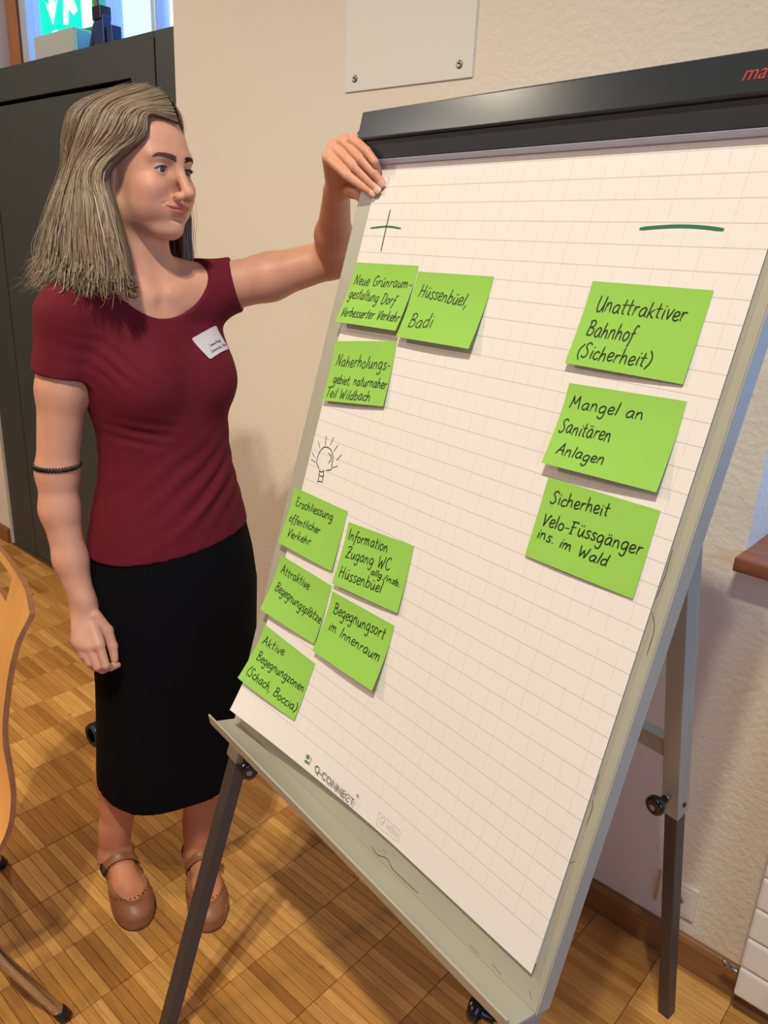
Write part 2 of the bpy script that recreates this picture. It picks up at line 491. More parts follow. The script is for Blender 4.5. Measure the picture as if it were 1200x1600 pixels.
flat_sign('running_figure', [(-3.02, 2.205), (-2.99, 2.20), (-2.975, 2.25), (-2.945, 2.225), (-2.915, 2.235), (-2.94, 2.275), (-2.925, 2.30), (-2.95, 2.35), (-2.99, 2.36), (-3.02, 2.33), (-3.01, 2.285)])
flat_sign('baseline', [(-3.105, 2.188), (-3.07, 2.188), (-3.07, 2.196), (-3.105, 2.193)])
boxo('white_edge', (-2.890, 1.583, linz()+.0955), (-2.83, 1.591, linz()+.33), M_signwhite, es)

M_bracket = mat('blue grey metal', (46, 66, 108), rough=.4, metal=.3)
wb = E('window_bracket', (-2.72, 1.56, linz()), 'dark blue window opener bracket standing above the door beside the exit sign', 'bracket')
bm = NB()
prism(bm, [(-.045, 0), (.03, 0), (.03, .10), (.012, .125), (-.02, .125), (-.026, .09)], (((-2.715, 1.545, linz()), (1, 0, 0), (0, 0, 1)), ((-2.715, 1.575, linz()), (1, 0, 0), (0, 0, 1))))
obj('body', bm, M_bracket, wb, bevel=.003)
boxo('side_block', (-2.677, 1.55, linz()), (-2.640, 1.585, linz()+.068), M_bracket, wb, bevel=.003)
bm = NB(); bar(bm, (-2.80, 1.56, linz()+.006), (-2.755, 1.56, linz()+.085), .014, .02)
obj('strut', bm, M_bracket, wb, bevel=.002)
boxo('clamp_top', (-2.745, 1.54, linz()+.09), (-2.69, 1.58, linz()+.13), mat('black clamp', (22, 28, 40), rough=.4), wb, bevel=.003)
bm = NB(); tube(bm, ((-2.735, 1.56, linz()+.125), (-2.742, 1.56, linz()+.32)), .003, 6)
obj('cable', bm, M_black, wb)

# ------------------------------------------------------------------ flip chart easel
BU = Vector((0.98722, -0.15938, 0)).normalized(); BS = Vector((0.04171, 0.25836, 0.96515)).normalized(); BN = BU.cross(BS)
TL = Vector((-0.89121, 0.97903, 1.63254))
B = Matrix((BU, BS, BN)).transposed().to_4x4(); B.translation = TL
def bw(u, v, n=0): return B @ Vector((u, v, n))

M_frame = mat('warm grey enamel', (170, 166, 146), rough=.4, var=.05, scale=5, spec=.4)
M_bar = mat('anthracite glossy plastic', (48, 53, 58), rough=.22, var=.06, scale=9, spec=.5, coat=.3)
M_bar2 = mat('anthracite matt plastic', (50, 53, 58), rough=.45, var=.04, scale=9)
M_leg = mat('dark grey steel tube', (72, 68, 66), rough=.45, var=.06, metal=.2)
M_knob = mat('black knob plastic', (18, 20, 24), rough=.25, coat=.3)
M_bolt = mat('zinc bolt', (170, 175, 180), rough=.3, metal=.9)
M_back = mat('grey board back', (150, 150, 150), rough=.6)
UL, UR = -.036, .670
easel = E('flip_chart_easel', (-.62, .95, 0), 'grey metal flip chart easel with dark clamp bar and pen tray', 'easel')

bm = NB()
box(bm, (UL, -.985, -.026), (UR, .030, 0))
board = obj('board', bm, M_frame, easel, B, bevel=.002)
# clamp bar: lower fixed rail and upper hinged glossy cover
def bar_prof(name, prof, u0, u1, m):
    bm = NB()
    prism(bm, prof, (((u0, 0, 0), (0, 1, 0), (0, 0, 1)), ((u1, 0, 0), (0, 1, 0), (0, 0, 1))))
    return obj(name, bm, m, easel, B, bevel=.0015)
bar_prof('clamp_rail', [(-.009, .003), (-.009, .017), (.0155, .027), (.020, .027), (.040, .020), (.040, -.030), (.03, -.030), (.03, .003)], UL-.014, UR+.010, M_bar2)
bar_prof('clamp_cover', [(.0160, .0275), (.0160, .0320), (.018, .0335), (.0570, .0350), (.0590, .0330), (.0590, -.028), (.0405, -.028), (.0405, .0205), (.0205, .0275)], UL+.006, UR-.004, M_bar)
bar_prof('paper_edge_shade', [(-.0125, .005), (-.0125, .008), (-.0095, .0165), (-.009, .0165), (-.009, .005)], UL+.01, UR-.004, mat('painted bluish edge shade', (190, 200, 225), rough=.4))  # bluish shade along the paper's upper edge, put in as a coloured strip
# tray
bar_prof('pen_tray', [(-.985, -.026), (-.985, .0005), (-.982, .0005), (-.983, .046), (-.968, .054), (-.967, .056), (-.969, .0575), (-.986, .0495), (-.988, .047), (-.988, -.026)], UL+.002, UR, M_frame)
boxo('side_rail', (UR, -.985, -.026), (UR+.0015, .028, -.001), M_frame, easel, B)

def knob(parent, at, direction, name='knob'):
    d = Vector(direction).normalized()
    m = frame_at(at, d)
    k = obj(name, lathe(NB(), ((.0065, .012), (.0075, .013), (.0075, .026), (.010, .028), (.0155, .030), (.0175, .034), (.0175, .040), (.0155, .044), (.006, .046), (.0055, .045)), m, 18), M_knob, parent, smooth=True)
    obj('bolt', lathe(NB(), ((.0032, -.004), (.0032, .0135)), m, 10), M_bolt, k, smooth=True)
    obj('cap_disc', lathe(NB(), ((.0055, .0452), (.0055, .0466)), m, 12), mat('grey knob cap', (150, 150, 150), rough=.4), k)
    return k
def leg(u, v0, v1, foot, front=True):
    """sleeve in light grey down to v1, dark inner tube to the floor"""
    a = bw(u, v0, -.0155); f = Vector(foot)
    d = (f - a).normalized(); s = a + d * ((bw(u, v1, -.0155) - a).length)
    L = obj('front_leg', bar(NB(), a + d*.01, f, .026, .026, BN), M_leg, easel, bevel=.002)
    obj('sleeve', bar(NB(), a, s, .034, .034, BN), M_frame, L, bevel=.0015)
    knob(L, s - d*.013 + BU*(.017 if u < .3 else -.017), BU*(.9 if u < .3 else -.95) + BN*.35 + Vector((0, 0, -.15)))
    bmf = bar(NB(), f - d*.02, f, .029, .029, BN)
    obj('foot_cap', bmf, M_knob, L, bevel=.002)
    return L
def floor_hit(u, v0, v1, du=0):
    a = bw(u, v0, -.0155); b = bw(u+du, v1, -.0155); d = b - a
    return a + d*(a.z/-d.z)
leg(-.013, -.9885, -1.052, floor_hit(-.013, -1.05, -1.60, -.020) + Vector((0, 0, .001)))
leg(.645, -.9885, -1.052, floor_hit(.645, -1.05, -1.60, .020) + Vector((0, 0, .001)))
# rear legs, hinged high on the back of the board
RF = Vector((-.298, 1.335, 0)); RT = Vector((-.363, .935, 1.585))
for du in (0, -.425):
    f = RF + BU*du; t = RT + BU*du
    d = (f - t).normalized(); s = t + d*((t.z-.596)/-d.z)
    L = obj('rear_leg', bar(NB(), s - d*.1, f, .027, .024, BU), M_leg, easel, bevel=.002)
    obj('sleeve', bar(NB(), t, s, .034, .031, BU), M_frame, L, bevel=.0015)
    dirk = -BU if du == 0 else BU
    side = d.cross(BU).normalized()
    if side.y > 0: side = -side
    knob(L, s - d*.052 + side*.017, side*.98 - BU*.1 + Vector((0, 0, .12)))
    hole = s - d*.028 + BU*.0172
    obj('bolt_hole', lathe(NB(), ((.0045, 0), (.0045, .0006)), frame_at(hole, BU), 12), M_gap, L)
hb = RT + (RF-RT)*((RT.z-.735)/RT.z)
obj('rear_brace', bar(NB(), hb - BU*.016, hb - BU*.412, .026, .030, (0, 0, 1)), M_frame, easel, bevel=.0015)
obj('hinge_plate', bar(NB(), bw(.10, -.02, -.034), bw(.54, -.02, -.034), .05, .014, BN), M_frame, easel, bevel=.001)
# scuffs and pen marks on the tray
def ribbon(bm, pts, width, nfun=None, taper=True):
    """flat ink stroke lying in the local xy plane; nfun(x,y) gives the height"""
    P = [np.array(p[:2], float) for p in pts]
    Q = [P[0]]
    for p in P[1:]:
        if np.linalg.norm(p-Q[-1]) > 1e-5: Q.append(p)
    P = Q
    if len(P) < 2: return
    n = len(P); L_, R_ = [], []
    for i, p in enumerate(P):
        d = P[min(i+1, n-1)] - P[max(i-1, 0)]; d = d/max(1e-9, np.linalg.norm(d)); s = np.array([-d[1], d[0]])
        w = width/2*(.72 if taper and i in (0, n-1) else 1)
        q = p - d*width*.3 if i == 0 else p + d*width*.3 if i == n-1 else p
        for lst, sg in ((L_, 1), (R_, -1)):
            c = q + s*w*sg
            lst.append(bm.verts.new((c[0], c[1], nfun(c[0], c[1]) if nfun else 0)))
    for i in range(n-1):
        bm.faces.new((R_[i], R_[i+1], L_[i+1], L_[i]))
M_red = mat('dried red marker', (130, 60, 40), rough=.7)
M_scuff = mat('dark scuff', (70, 62, 50), rough=.8)
bm = NB()
ribbon(bm, smooth_line([(.3651, -.9740), (.3699, -.9765), (.3798, -.9775), (.3933, -.9720), (.4029, -.9725), (.4113, -.9770), (.4355, -.9772), (.465, -.9765)]), .0012, lambda x, y: .0004)
obj('red_mark', bm, M_red, board, B)
for m_, lst in ((M_red, ([(.3752, -.9700), (.3828, -.9695)], [(.3854, -.9650), (.3937, -.9645)], [(.4041, -.9566), (.4112, -.9589)])),
    (M_scuff, ([(.655, -.43), (.656, -.46), (.6545, -.485)], [(.6545, -.50), (.6625, -.515), (.664, -.545)], [(.655, -.69), (.6565, -.715)], [(.656, -.72), (.659, -.73), (.6585, -.75)], [(.654, -.80), (.6585, -.795)], [(.655, -.965), (.66, -.972)], [(.60, -.975), (.615, -.977)], [(.563, -.978), (.578, -.9785)]))):
    for s in lst:
        bm = NB(); ribbon(bm, smooth_line(s), .0007, lambda x, y: .0004)
        obj('red_mark' if m_ is M_red else 'scuff_mark', bm, m_, board, B)

# brand lettering on the clamp cover
def text_mesh(name, txt, size, mw, m, parent, shear=0.0, align='LEFT', sx=1.0):
    cu = bpy.data.curves.new(name, 'FONT'); cu.body = txt; cu.size = size; cu.shear = shear; cu.align_x = align; cu.resolution_u = 3
    t = bpy.data.objects.new(name, cu); COL.objects.link(t)
    dg = bpy.context.evaluated_depsgraph_get()
    me = bpy.data.meshes.new_from_object(t.evaluated_get(dg))
    bpy.data.objects.remove(t)
    me.materials.clear()
    for v in me.vertices: v.co.x *= sx
    return mobj(name, me, m, parent, mw)
fa = Vector((0, .0570-.018, .0350-.0335)).normalized()
fz = Vector((1, 0, 0)).cross(fa)
fm = Matrix((Vector((1, 0, 0)), fa, fz)).transposed().to_4x4(); fm.translation = Vector((.590, .0300, .03396)) + fz*.0005
cover = [c for c in bpy.data.objects if c.name == 'clamp_cover'][0]
text_mesh('brand_print', 'maul', .0205, B @ fm, mat('red print', (176, 52, 50), rough=.5), cover, shear=.25)

# ------------------------------------------------------------------ paper pad
def paper_material():
    m = mat('squared flip chart paper', (232, 224, 216), rough=.75, spec=.2)
    N, L, p = nodes(m)
    tc = N.new('ShaderNodeTexCoord'); sep = N.new('ShaderNodeSeparateXYZ'); L.new(tc.outputs['Object'], sep.inputs[0])
    def lines(sock, off, w):
        a = math_node(N, L, 'FRACT', math_node(N, L, 'DIVIDE', math_node(N, L, 'ADD', sock, 10-off+.0125), .025))
        a = math_node(N, L, 'ABSOLUTE', math_node(N, L, 'SUBTRACT', a, .5))
        return math_node(N, L, 'LESS_THAN', a, w)
    hx = lines(sep.outputs['Y'], -.322 % .025, .024); hy = lines(sep.outputs['X'], .011, .022)
    # printed grid stops above the footer; vertical lines are thinner and broken
    lim = math_node(N, L, 'GREATER_THAN', sep.outputs['Y'], -.905)
    nz = N.new('ShaderNodeTexNoise'); nz.inputs['Scale'].default_value = 45; L.new(tc.outputs['Object'], nz.inputs['Vector'])
    brk = math_node(N, L, 'MULTIPLY', math_node(N, L, 'GREATER_THAN', nz.outputs['Fac'], .44), .15)
    fac = math_node(N, L, 'MULTIPLY', math_node(N, L, 'MAXIMUM', math_node(N, L, 'MULTIPLY', hx, .34), math_node(N, L, 'MULTIPLY', hy, brk)), lim)
    c = mix_rgb(N, L, fac, lin(232, 224, 216), lin(104, 112, 124))
    L.new(c, p.inputs['Base Color'])
    # slight waviness of the sheet
    n2 = N.new('ShaderNodeTexNoise'); n2.inputs['Scale'].default_value = 7; n2.inputs['Detail'].default_value = 1; L.new(tc.outputs['Object'], n2.inputs['Vector'])
    bp = N.new('ShaderNodeBump'); bp.inputs['Distance'].default_value = .0015; L.new(n2.outputs['Fac'], bp.inputs['Height']); L.new(bp.outputs['Normal'], p.inputs['Normal'])
    return m
M_paper = paper_material()
PH = .941
def sheet_n(u, v):
    v = min(v, 0)
    a = max(0.0, (-v-.66)/.284); b = max(0.0, 1-max(0, u)/.42)
    top = max(0.0, 1+v/.06)
    return .0042 + .040*a**2.2*b**1.5 + .003*max(0, (-v-.8)/.144)*(1-b) + .0
def grid_sheet(nu, nv, fun, th):
    bm = NB()
    top = [[bm.verts.new(fun(i/nu, j/nv, 0)) for i in range(nu+1)] for j in range(nv+1)]
    bot = [[bm.verts.new(fun(i/nu, j/nv, -th)) for i in range(nu+1)] for j in range(nv+1)]
    for j in range(nv):
        for i in range(nu):
            bm.faces.new((top[j][i], top[j+1][i], top[j+1][i+1], top[j][i+1]))
            bm.faces.new((bot[j][i], bot[j][i+1], bot[j+1][i+1], bot[j+1][i]))
    cp = lambda v: bm.verts.new(v.co)          # own vertices along the rim keep the faces flat-shaded at the edge
    rim = [(top[0][i], bot[0][i]) for i in range(nu+1)] + [(top[j][nu], bot[j][nu]) for j in range(1, nv+1)] + [(top[nv][i], bot[nv][i]) for i in range(nu-1, -1, -1)] + [(top[j][0], bot[j][0]) for j in range(nv-1, 0, -1)]
    R = [(cp(a), cp(b)) for a, b in rim]
    for k in range(len(R)):
        a, b = R[k]; c, d = R[(k+1) % len(R)]
        bm.faces.new((a, b, d, c))
    bmesh.ops.recalc_face_normals(bm, faces=bm.faces)
    return bm
pad = E('paper_pad', tuple(bw(.32, -PH, .004)), 'white squared flip chart paper pad clamped on the easel', 'paper pad')
obj('top_sheet', grid_sheet(44, 60, lambda a, b, d: (.0055+a*.649, -b*PH, sheet_n(.0055+a*.649, -b*PH)+d), .0003), M_paper, pad, B, smooth=True)
obj('under_sheets', grid_sheet(4, 8, lambda a, b, d: (.007+a*.646, -.001-b*(PH-.012), .0034+d), .003), M_paper, pad, B)
M_inkg = mat('green marker ink', (22, 110, 72), rough=.6)
M_inkdg = mat('dark green marker ink', (28, 74, 58), rough=.6)
sn = lambda x, y: sheet_n(x, y) + .00035
def on_true(u, v):
    # a mark measured on the board plane, moved to where it lies on the raised sheet
    n = sheet_n(u, v)
    return (u+(1.036-u)*n/.761, v+(-.344-v)*n/.761)
def strokes(name, lst, w, m, parent, nf=sn, mw=B):
    bm = NB(); lst = [[on_true(*p) for p in s] for s in lst]
    for s in lst: ribbon(bm, smooth_line(s), w, nf)
    return obj(name, bm, m, parent, mw)
strokes('plus_mark', [[(.0524, -.0804), (.0531, -.1096), (.0544, -.1429)]], .0023, M_inkdg, pad)
strokes('plus_mark', [[(.0149, -.1086), (.0546, -.1057), (.0879, -.1081)]], .0030, M_inkg, pad)
strokes('minus_mark', [[(.5032, -.1029), (.5259, -.1008), (.5497, -.0996), (.5749, -.1002), (.6002, -.1025)]], .0040, M_inkg, pad)
strokes('light_bulb_drawing', [[(0.0327, -0.4981), (0.0229, -0.4907), (0.0217, -0.4811), (0.0269, -0.4669), (0.038, -0.4604), (0.0524, -0.4626), (0.0615, -0.4717), (0.0633, -0.4825), (0.0645, -0.4918), (0.0529, -0.4963)], [(0.0352, -0.5001), (0.0376, -0.51), (0.0378, -0.5197)], [(0.0464, -0.4979), (0.0486, -0.5071), (0.0493, -0.5167)], [(0.0378, -0.5197), (0.0429, -0.5174), (0.0495, -0.5173)], [(0.0385, -0.5081), (0.0444, -0.5089), (0.0498, -0.5062)], [(0.0349, -0.5008), (0.0399, -0.5022), (0.0469, -0.4991)], [(0.0479, -0.4685), (0.0561, -0.4714), (0.0575, -0.4775), (0.0542, -0.4837)], [(0.0311, -0.4439), (0.0343, -0.4581)], [(0.0507, -0.4416), (0.0477, -0.455)], [(0.013, -0.4563), (0.0213, -0.4655)], [(0.0665, -0.4514), (0.0604, -0.4624)], [(0.0044, -0.4777), (0.0143, -0.4836)], [(0.0068, -0.489), (0.019, -0.491)], [(0.0817, -0.4631), (0.0724, -0.4748)], [(0.0782, -0.4826), (0.0683, -0.488)]], .0017, M_inkdg, pad)
M_print = mat('grey print', (108, 98, 92), rough=.7)
M_pgreen = mat('dull green print', (96, 132, 92), rough=.7)
def on_sheet(u, v, ang=0):
    m = Matrix.Translation((u, v, sheet_n(u, v)+.0006)) @ Matrix.Rotation(ang, 4, 'Z')
    return B @ m
text_mesh('brand_print', 'Q-CONNECT', .0168, on_sheet(.2245, -.9330), M_print, pad, sx=.99)
text_mesh('brand_print', '®', .008, on_sheet(.3185, -.9215), M_print, pad)
bm = NB()
for pl in ([(.2000, -.9185), (.2068, -.9180), (.2085, -.9215), (.2065, -.9250), (.2005, -.9248)], [(.2000, -.9275), (.2100, -.9272), (.2105, -.9315), (.2002, -.9318)], [(.2112, -.9180), (.2124, -.9180), (.2128, -.9315), (.2116, -.9315)]):
    f = bm.faces.new([bm.verts.new((x, y, sheet_n(x, y)+.0005)) for x, y in pl])
bmesh.ops.recalc_face_normals(bm, faces=bm.faces)
obj('logo_print', bm, M_pgreen, pad, B)
M_fprint = mat('pale grey print', (176, 162, 152), rough=.7)
fs = [[(.3674, -.9161), (.4131, -.9165)], [(.4131, -.9165), (.4146, -.9325)], [(.4146, -.9325), (.3692, -.9350)], [(.3692, -.9350), (.3674, -.9161)],
      [(.3725, -.9250), (.3735, -.9205), (.3770, -.9185), (.3805, -.9205), (.3812, -.9240), (.3790, -.9255), (.3785, -.9230)]]
bm = NB()
for s in fs: ribbon(bm, s if len(s) == 2 else smooth_line(s), .0007, sn)
for k, (y, x0, x1) in enumerate(((-.9205, .394, .400), (-.9232, .386, .411), (-.9257, .386, .411), (-.9282, .386, .411), (-.9275, .373, .382), (-.9300, .373, .380))):
    x = x0
    while x < x1:
        ribbon(bm, [(x, y), (x+.0012, y+.0009), (x+.0018, y-.0006)], .0005, sn); x += .0024
obj('label_print', bm, M_fprint, pad, B)

# ------------------------------------------------------------------ handwriting (single stroke letters, cap height 1)
G = {
'a': (.56, [[(.44,.50),(.28,.58),(.08,.40),(.06,.12),(.2,.0),(.36,.14),(.44,.5)], [(.44,.5),(.42,.16),(.5,.0)]]),
'b': (.52, [[(.1,1.0),(.08,.5),(.06,.02)], [(.07,.3),(.22,.54),(.4,.44),(.4,.14),(.22,.0),(.07,.1)]]),
'c': (.44, [[(.4,.48),(.24,.56),(.07,.36),(.08,.1),(.24,.0),(.4,.1)]]),
'd': (.56, [[(.42,.46),(.26,.54),(.07,.36),(.07,.1),(.22,.0),(.4,.16)], [(.46,1.0),(.42,.5),(.44,.0)]]),
'e': (.46, [[(.07,.24),(.24,.28),(.40,.40),(.32,.56),(.16,.54),(.06,.3),(.1,.06),(.26,.0),(.42,.1)]]),
'f': (.40, [[(.42,.94),(.30,1.0),(.2,.84),(.16,.4),(.12,-.12),(.06,-.3)], [(.04,.48),(.34,.54)]]),
'g': (.54, [[(.42,.48),(.26,.56),(.07,.38),(.08,.1),(.22,.02),(.40,.2),(.44,.5)], [(.44,.5),(.42,.0),(.36,-.36),(.18,-.44),(.06,-.3)]]),
'h': (.52, [[(.1,1.0),(.08,.5),(.05,.0)], [(.07,.26),(.2,.5),(.34,.5),(.38,.3),(.4,.0)]]),
'i': (.24, [[(.12,.54),(.1,.2),(.12,.0)], [(.14,.74),(.15,.79)]]),
'k': (.48, [[(.1,1.0),(.08,.5),(.05,.0)], [(.38,.56),(.1,.26)], [(.16,.32),(.28,.14),(.42,.0)]]),
'l': (.24, [[(.14,1.0),(.11,.5),(.08,.0)]]),
'm': (.80, [[(.06,.54),(.06,.0)], [(.06,.3),(.18,.54),(.3,.5),(.32,.0)], [(.32,.3),(.46,.54),(.58,.5),(.60,.2),(.66,.0)]]),
'n': (.54, [[(.06,.54),(.06,.0)], [(.06,.28),(.2,.54),(.34,.5),(.38,.24),(.42,.0)]]),
'o': (.50, [[(.24,.56),(.08,.42),(.06,.14),(.2,.0),(.38,.12),(.42,.4),(.24,.56),(.3,.5)]]),
'p': (.52, [[(.1,.54),(.07,.0),(.04,-.42)], [(.08,.3),(.22,.56),(.4,.44),(.38,.12),(.2,.0),(.08,.08)]]),
'r': (.42, [[(.08,.54),(.07,.0)], [(.07,.24),(.18,.5),(.36,.52)]]),
's': (.42, [[(.38,.5),(.22,.56),(.1,.44),(.2,.3),(.34,.18),(.28,.02),(.12,.0),(.04,.08)]]),
't': (.40, [[(.2,.92),(.17,.4),(.16,.08),(.28,.0)], [(.02,.56),(.36,.6)]]),
'u': (.54, [[(.06,.54),(.07,.16),(.16,.0),(.32,.1),(.42,.54)], [(.42,.54),(.42,.16),(.5,.0)]]),
'v': (.46, [[(.06,.54),(.18,.02),(.24,.02),(.42,.56)]]),
'z': (.46, [[(.06,.52),(.24,.54),(.38,.5),(.22,.26),(.05,.02),(.22,.04),(.42,.0)]]),
'A': (.66, [[(.02,.0),(.2,.5),(.36,1.0)], [(.36,1.0),(.46,.5),(.56,.0)], [(.08,.34),(.30,.38),(.54,.36)]]),
'B': (.62, [[(.12,.96),(.1,.5),(.06,.0)], [(.02,.90),(.26,1.02),(.46,.88),(.40,.64),(.16,.54)], [(.16,.54),(.44,.48),(.52,.24),(.36,.02),(.06,.02)]]),
'C': (.60, [[(.54,.84),(.38,1.0),(.14,.80),(.06,.4),(.16,.06),(.36,.0),(.54,.16)]]),
'D': (.66, [[(.12,.98),(.1,.5),(.08,.0)], [(.02,.92),(.3,1.0),(.54,.76),(.56,.36),(.38,.04),(.08,.0)]]),
'E': (.54, [[(.46,.94),(.24,1.0),(.12,.84),(.22,.60),(.36,.56)], [(.24,.57),(.08,.40),(.08,.12),(.24,.0),(.46,.10)]]),
'F': (.56, [[(.16,.96),(.14,.5),(.10,.0)], [(.02,.94),(.3,.98),(.52,.96)], [(.06,.54),(.40,.58)], [(.02,.0),(.22,.02)]]),
'G': (.66, [[(.56,.86),(.40,1.0),(.16,.84),(.06,.42),(.16,.08),(.36,.02),(.52,.2),(.54,.46)], [(.34,.46),(.60,.48)]]),
'H': (.66, [[(.1,1.0),(.08,.5),(.04,.0)], [(.52,1.0),(.5,.5),(.48,.0)], [(.04,.46),(.3,.52),(.54,.52)]]),
'I': (.24, [[(.12,1.0),(.1,.5),(.06,.0)]]),
'M': (.78, [[(.04,.0),(.12,.5),(.16,1.0)], [(.16,1.0),(.26,.5),(.34,.36)], [(.34,.36),(.46,.7),(.58,1.0)], [(.58,1.0),(.60,.5),(.66,.0)]]),
'N': (.66, [[(.04,.0),(.1,.5),(.14,1.0)], [(.14,1.0),(.30,.5),(.46,.02)], [(.46,.02),(.50,.5),(.56,1.0)]]),
'S': (.56, [[(.5,.88),(.36,1.02),(.18,.92),(.16,.70),(.32,.50),(.40,.26),(.30,.04),(.12,.0),(.02,.12)]]),
'T': (.56, [[(.02,.94),(.28,1.0),(.56,.98)], [(.28,.98),(.26,.5),(.22,.0)]]),
'U': (.62, [[(.08,1.0),(.06,.4),(.16,.02),(.36,.06),(.48,.4),(.54,1.0)], [(.54,1.0),(.52,.4),(.56,.0)]]),
'V': (.56, [[(.06,1.0),(.16,.4),(.2,.0)], [(.2,.0),(.34,.5),(.50,.96),(.58,.9)]]),
'W': (.84, [[(.06,1.0),(.14,.4),(.2,.0)], [(.2,.0),(.32,.4),(.40,.66)], [(.40,.66),(.48,.3),(.54,.0)], [(.54,.0),(.66,.5),(.76,1.0)]]),
'Z': (.60, [[(.04,.86),(.26,1.0),(.50,.94),(.30,.52),(.04,.02),(.28,.06),(.54,.0)], [(.14,.5),(.46,.52)]]),
'-': (.40, [[(.06,.30),(.32,.32)]]),
',': (.26, [[(.14,.10),(.06,-.24)]]),
'.': (.22, [[(.1,.0),(.12,.05)]]),
'/': (.34, [[(.3,.9),(.04,-.14)]]),
'(': (.34, [[(.30,1.06),(.1,.7),(.08,.25),(.26,-.14)]]),
')': (.34, [[(.06,1.06),(.26,.7),(.24,.25),(.04,-.14)]]),
' ': (.42, []),
}
for ch, bs in (('ü', 'u'), ('ö', 'o'), ('ä', 'a')):
    ad, st = G[bs]; G[ch] = (ad, st + [[(.14,.74),(.15,.80)], [(.30,.75),(.31,.81)]])
rng = random.Random(3)
def write(txt, x0, y0, x1, y1, h):
    """polylines of a written line from (x0,y0) to (x1,y1) with cap height h"""
    total = sum(G[c][0] for c in txt)
    L = math.hypot(x1-x0, y1-y0); sx = L/total
    ang = math.atan2(y1-y0, x1-x0); ca, sa = math.cos(ang), math.sin(ang)
    out = []; px = 0.0
    for c in txt:
        adv, st = G[c]
        jy = rng.uniform(-.05, .05); js = rng.uniform(.94, 1.06); sl = .07 + rng.uniform(-.04, .04)
        for s in st:
            pts = []
            for (x, y) in s:
                lx = (px + x*.94 + y*sl)*sx; ly = (y*js + jy)*h
                pts.append((x0 + lx*ca - ly*sa, y0 + lx*sa + ly*ca))
            out.append(smooth_line(pts, 4) if len(pts) > 2 else pts)
        px += adv
    return out

def note_material():
    m = mat('green sticky note paper', (148, 198, 82), rough=.7, var=.02, scale=6, spec=.2)
    return m
M_note = note_material()
M_pen = mat('black felt pen ink', (16, 30, 14), rough=.6)
NOTES = [('gruenraum', -0.002, -0.1631, 0.0131, 0.0147, 0.0136, [('Neue Grünraum-', 0.0087, -0.0348, 0.1541, -0.0339, 0.0161), ('gestaltung Dorf', 0.0079, -0.057, 0.1251, -0.0616, 0.0166), ('Verbesserter Verkehr', 0.0085, -0.0881, 0.1531, -0.0844, 0.0154)]),
 ('hus', 0.1516, -0.1693, 0.0093, 0.0117, 0.0118, [('Hüssenbüel,', 0.0152, -0.035, 0.1176, -0.0431, 0.0186), ('Badi', 0.0163, -0.0811, 0.067, -0.079, 0.0202)]),
 ('naherh', -0.0061, -0.2915, 0.1207, 0.0069, 0.0049, [('Naherholungs-', 0.013, -0.0404, 0.1467, -0.0428, 0.0185), ('gebiet, naturnaher', 0.0164, -0.0684, 0.154, -0.0717, 0.0153), ('Teil Wildbach', 0.0065, -0.0922, 0.119, -0.0929, 0.0154)]),
 ('ersch', -0.021, -0.5446, 0.0098, 0.0092, 0.002, [('Erschliessung', 0.0139, -0.0286, 0.1202, -0.0239, 0.0145), ('öffentlicher', 0.0086, -0.057, 0.0985, -0.0531, 0.0132), ('Verkehr', 0.0167, -0.082, 0.0845, -0.0771, 0.0138)]),
 ('info', 0.1387, -0.5579, 0.0706, 0.0094, 0.0034, [('Information', 0.0074, -0.0257, 0.1004, -0.0231, 0.0166), ('Zugang WC', 0.0122, -0.0529, 0.1146, -0.0461, 0.0175), ('allg./insb.', 0.077, -0.0612, 0.1429, -0.0624, 0.0097), ('Hüssenbüel', 0.0099, -0.0847, 0.1099, -0.0813, 0.0175)]),
 ('attr', -0.0146, -0.6642, -0.0002, 0.0135, 0.0026, [('Attraktive', 0.0121, -0.028, 0.098, -0.0262, 0.0151), ('Begegnungsplätze', 0.0138, -0.0579, 0.1501, -0.0649, 0.0161)]),
 ('begort', 0.1418, -0.6712, 0.0306, 0.011, 0.012, [('Begegnungsort', 0.0145, -0.0305, 0.1374, -0.0258, 0.018), ('im Innenraum', 0.0152, -0.0566, 0.1437, -0.0589, 0.0149)]),
 ('aktiv', -0.0174, -0.794, -0.0256, 0.0112, 0.002, [('Aktive', 0.0109, -0.0307, 0.0737, -0.0232, 0.0149), ('Begegnungzonen', 0.0153, -0.0564, 0.1471, -0.0519, 0.0148), ('(Schach, Boccia)', 0.0109, -0.0854, 0.1474, -0.0861, 0.0148)]),
 ('unattr', 0.4597, -0.1638, -0.0003, 0.0084, 0.002, [('Unattraktiver', 0.0157, -0.0335, 0.1309, -0.034, 0.0175), ('Bahnhof', 0.0142, -0.0623, 0.0786, -0.0638, 0.0185), ('(Sicherheit)', 0.0116, -0.0892, 0.1084, -0.0873, 0.0167)]),
 ('mangel', 0.4686, -0.284, 0.0329, 0.0139, 0.0092, [('Mangel an', 0.0089, -0.0285, 0.1081, -0.0263, 0.0138), ('Sanitären', 0.006, -0.058, 0.0777, -0.0572, 0.0165), ('Anlagen', 0.0137, -0.0833, 0.0803, -0.0844, 0.0132)]),
 ('sicher', 0.4776, -0.3979, 0.0134, 0.002, 0.002, [('Sicherheit', 0.0122, -0.0282, 0.0929, -0.0232, 0.0153), ('Velo-Füssgänger', 0.0096, -0.0564, 0.1449, -0.0515, 0.0153), ('ins. im Wald', 0.0083, -0.0723, 0.1103, -0.0764, 0.0127)])]
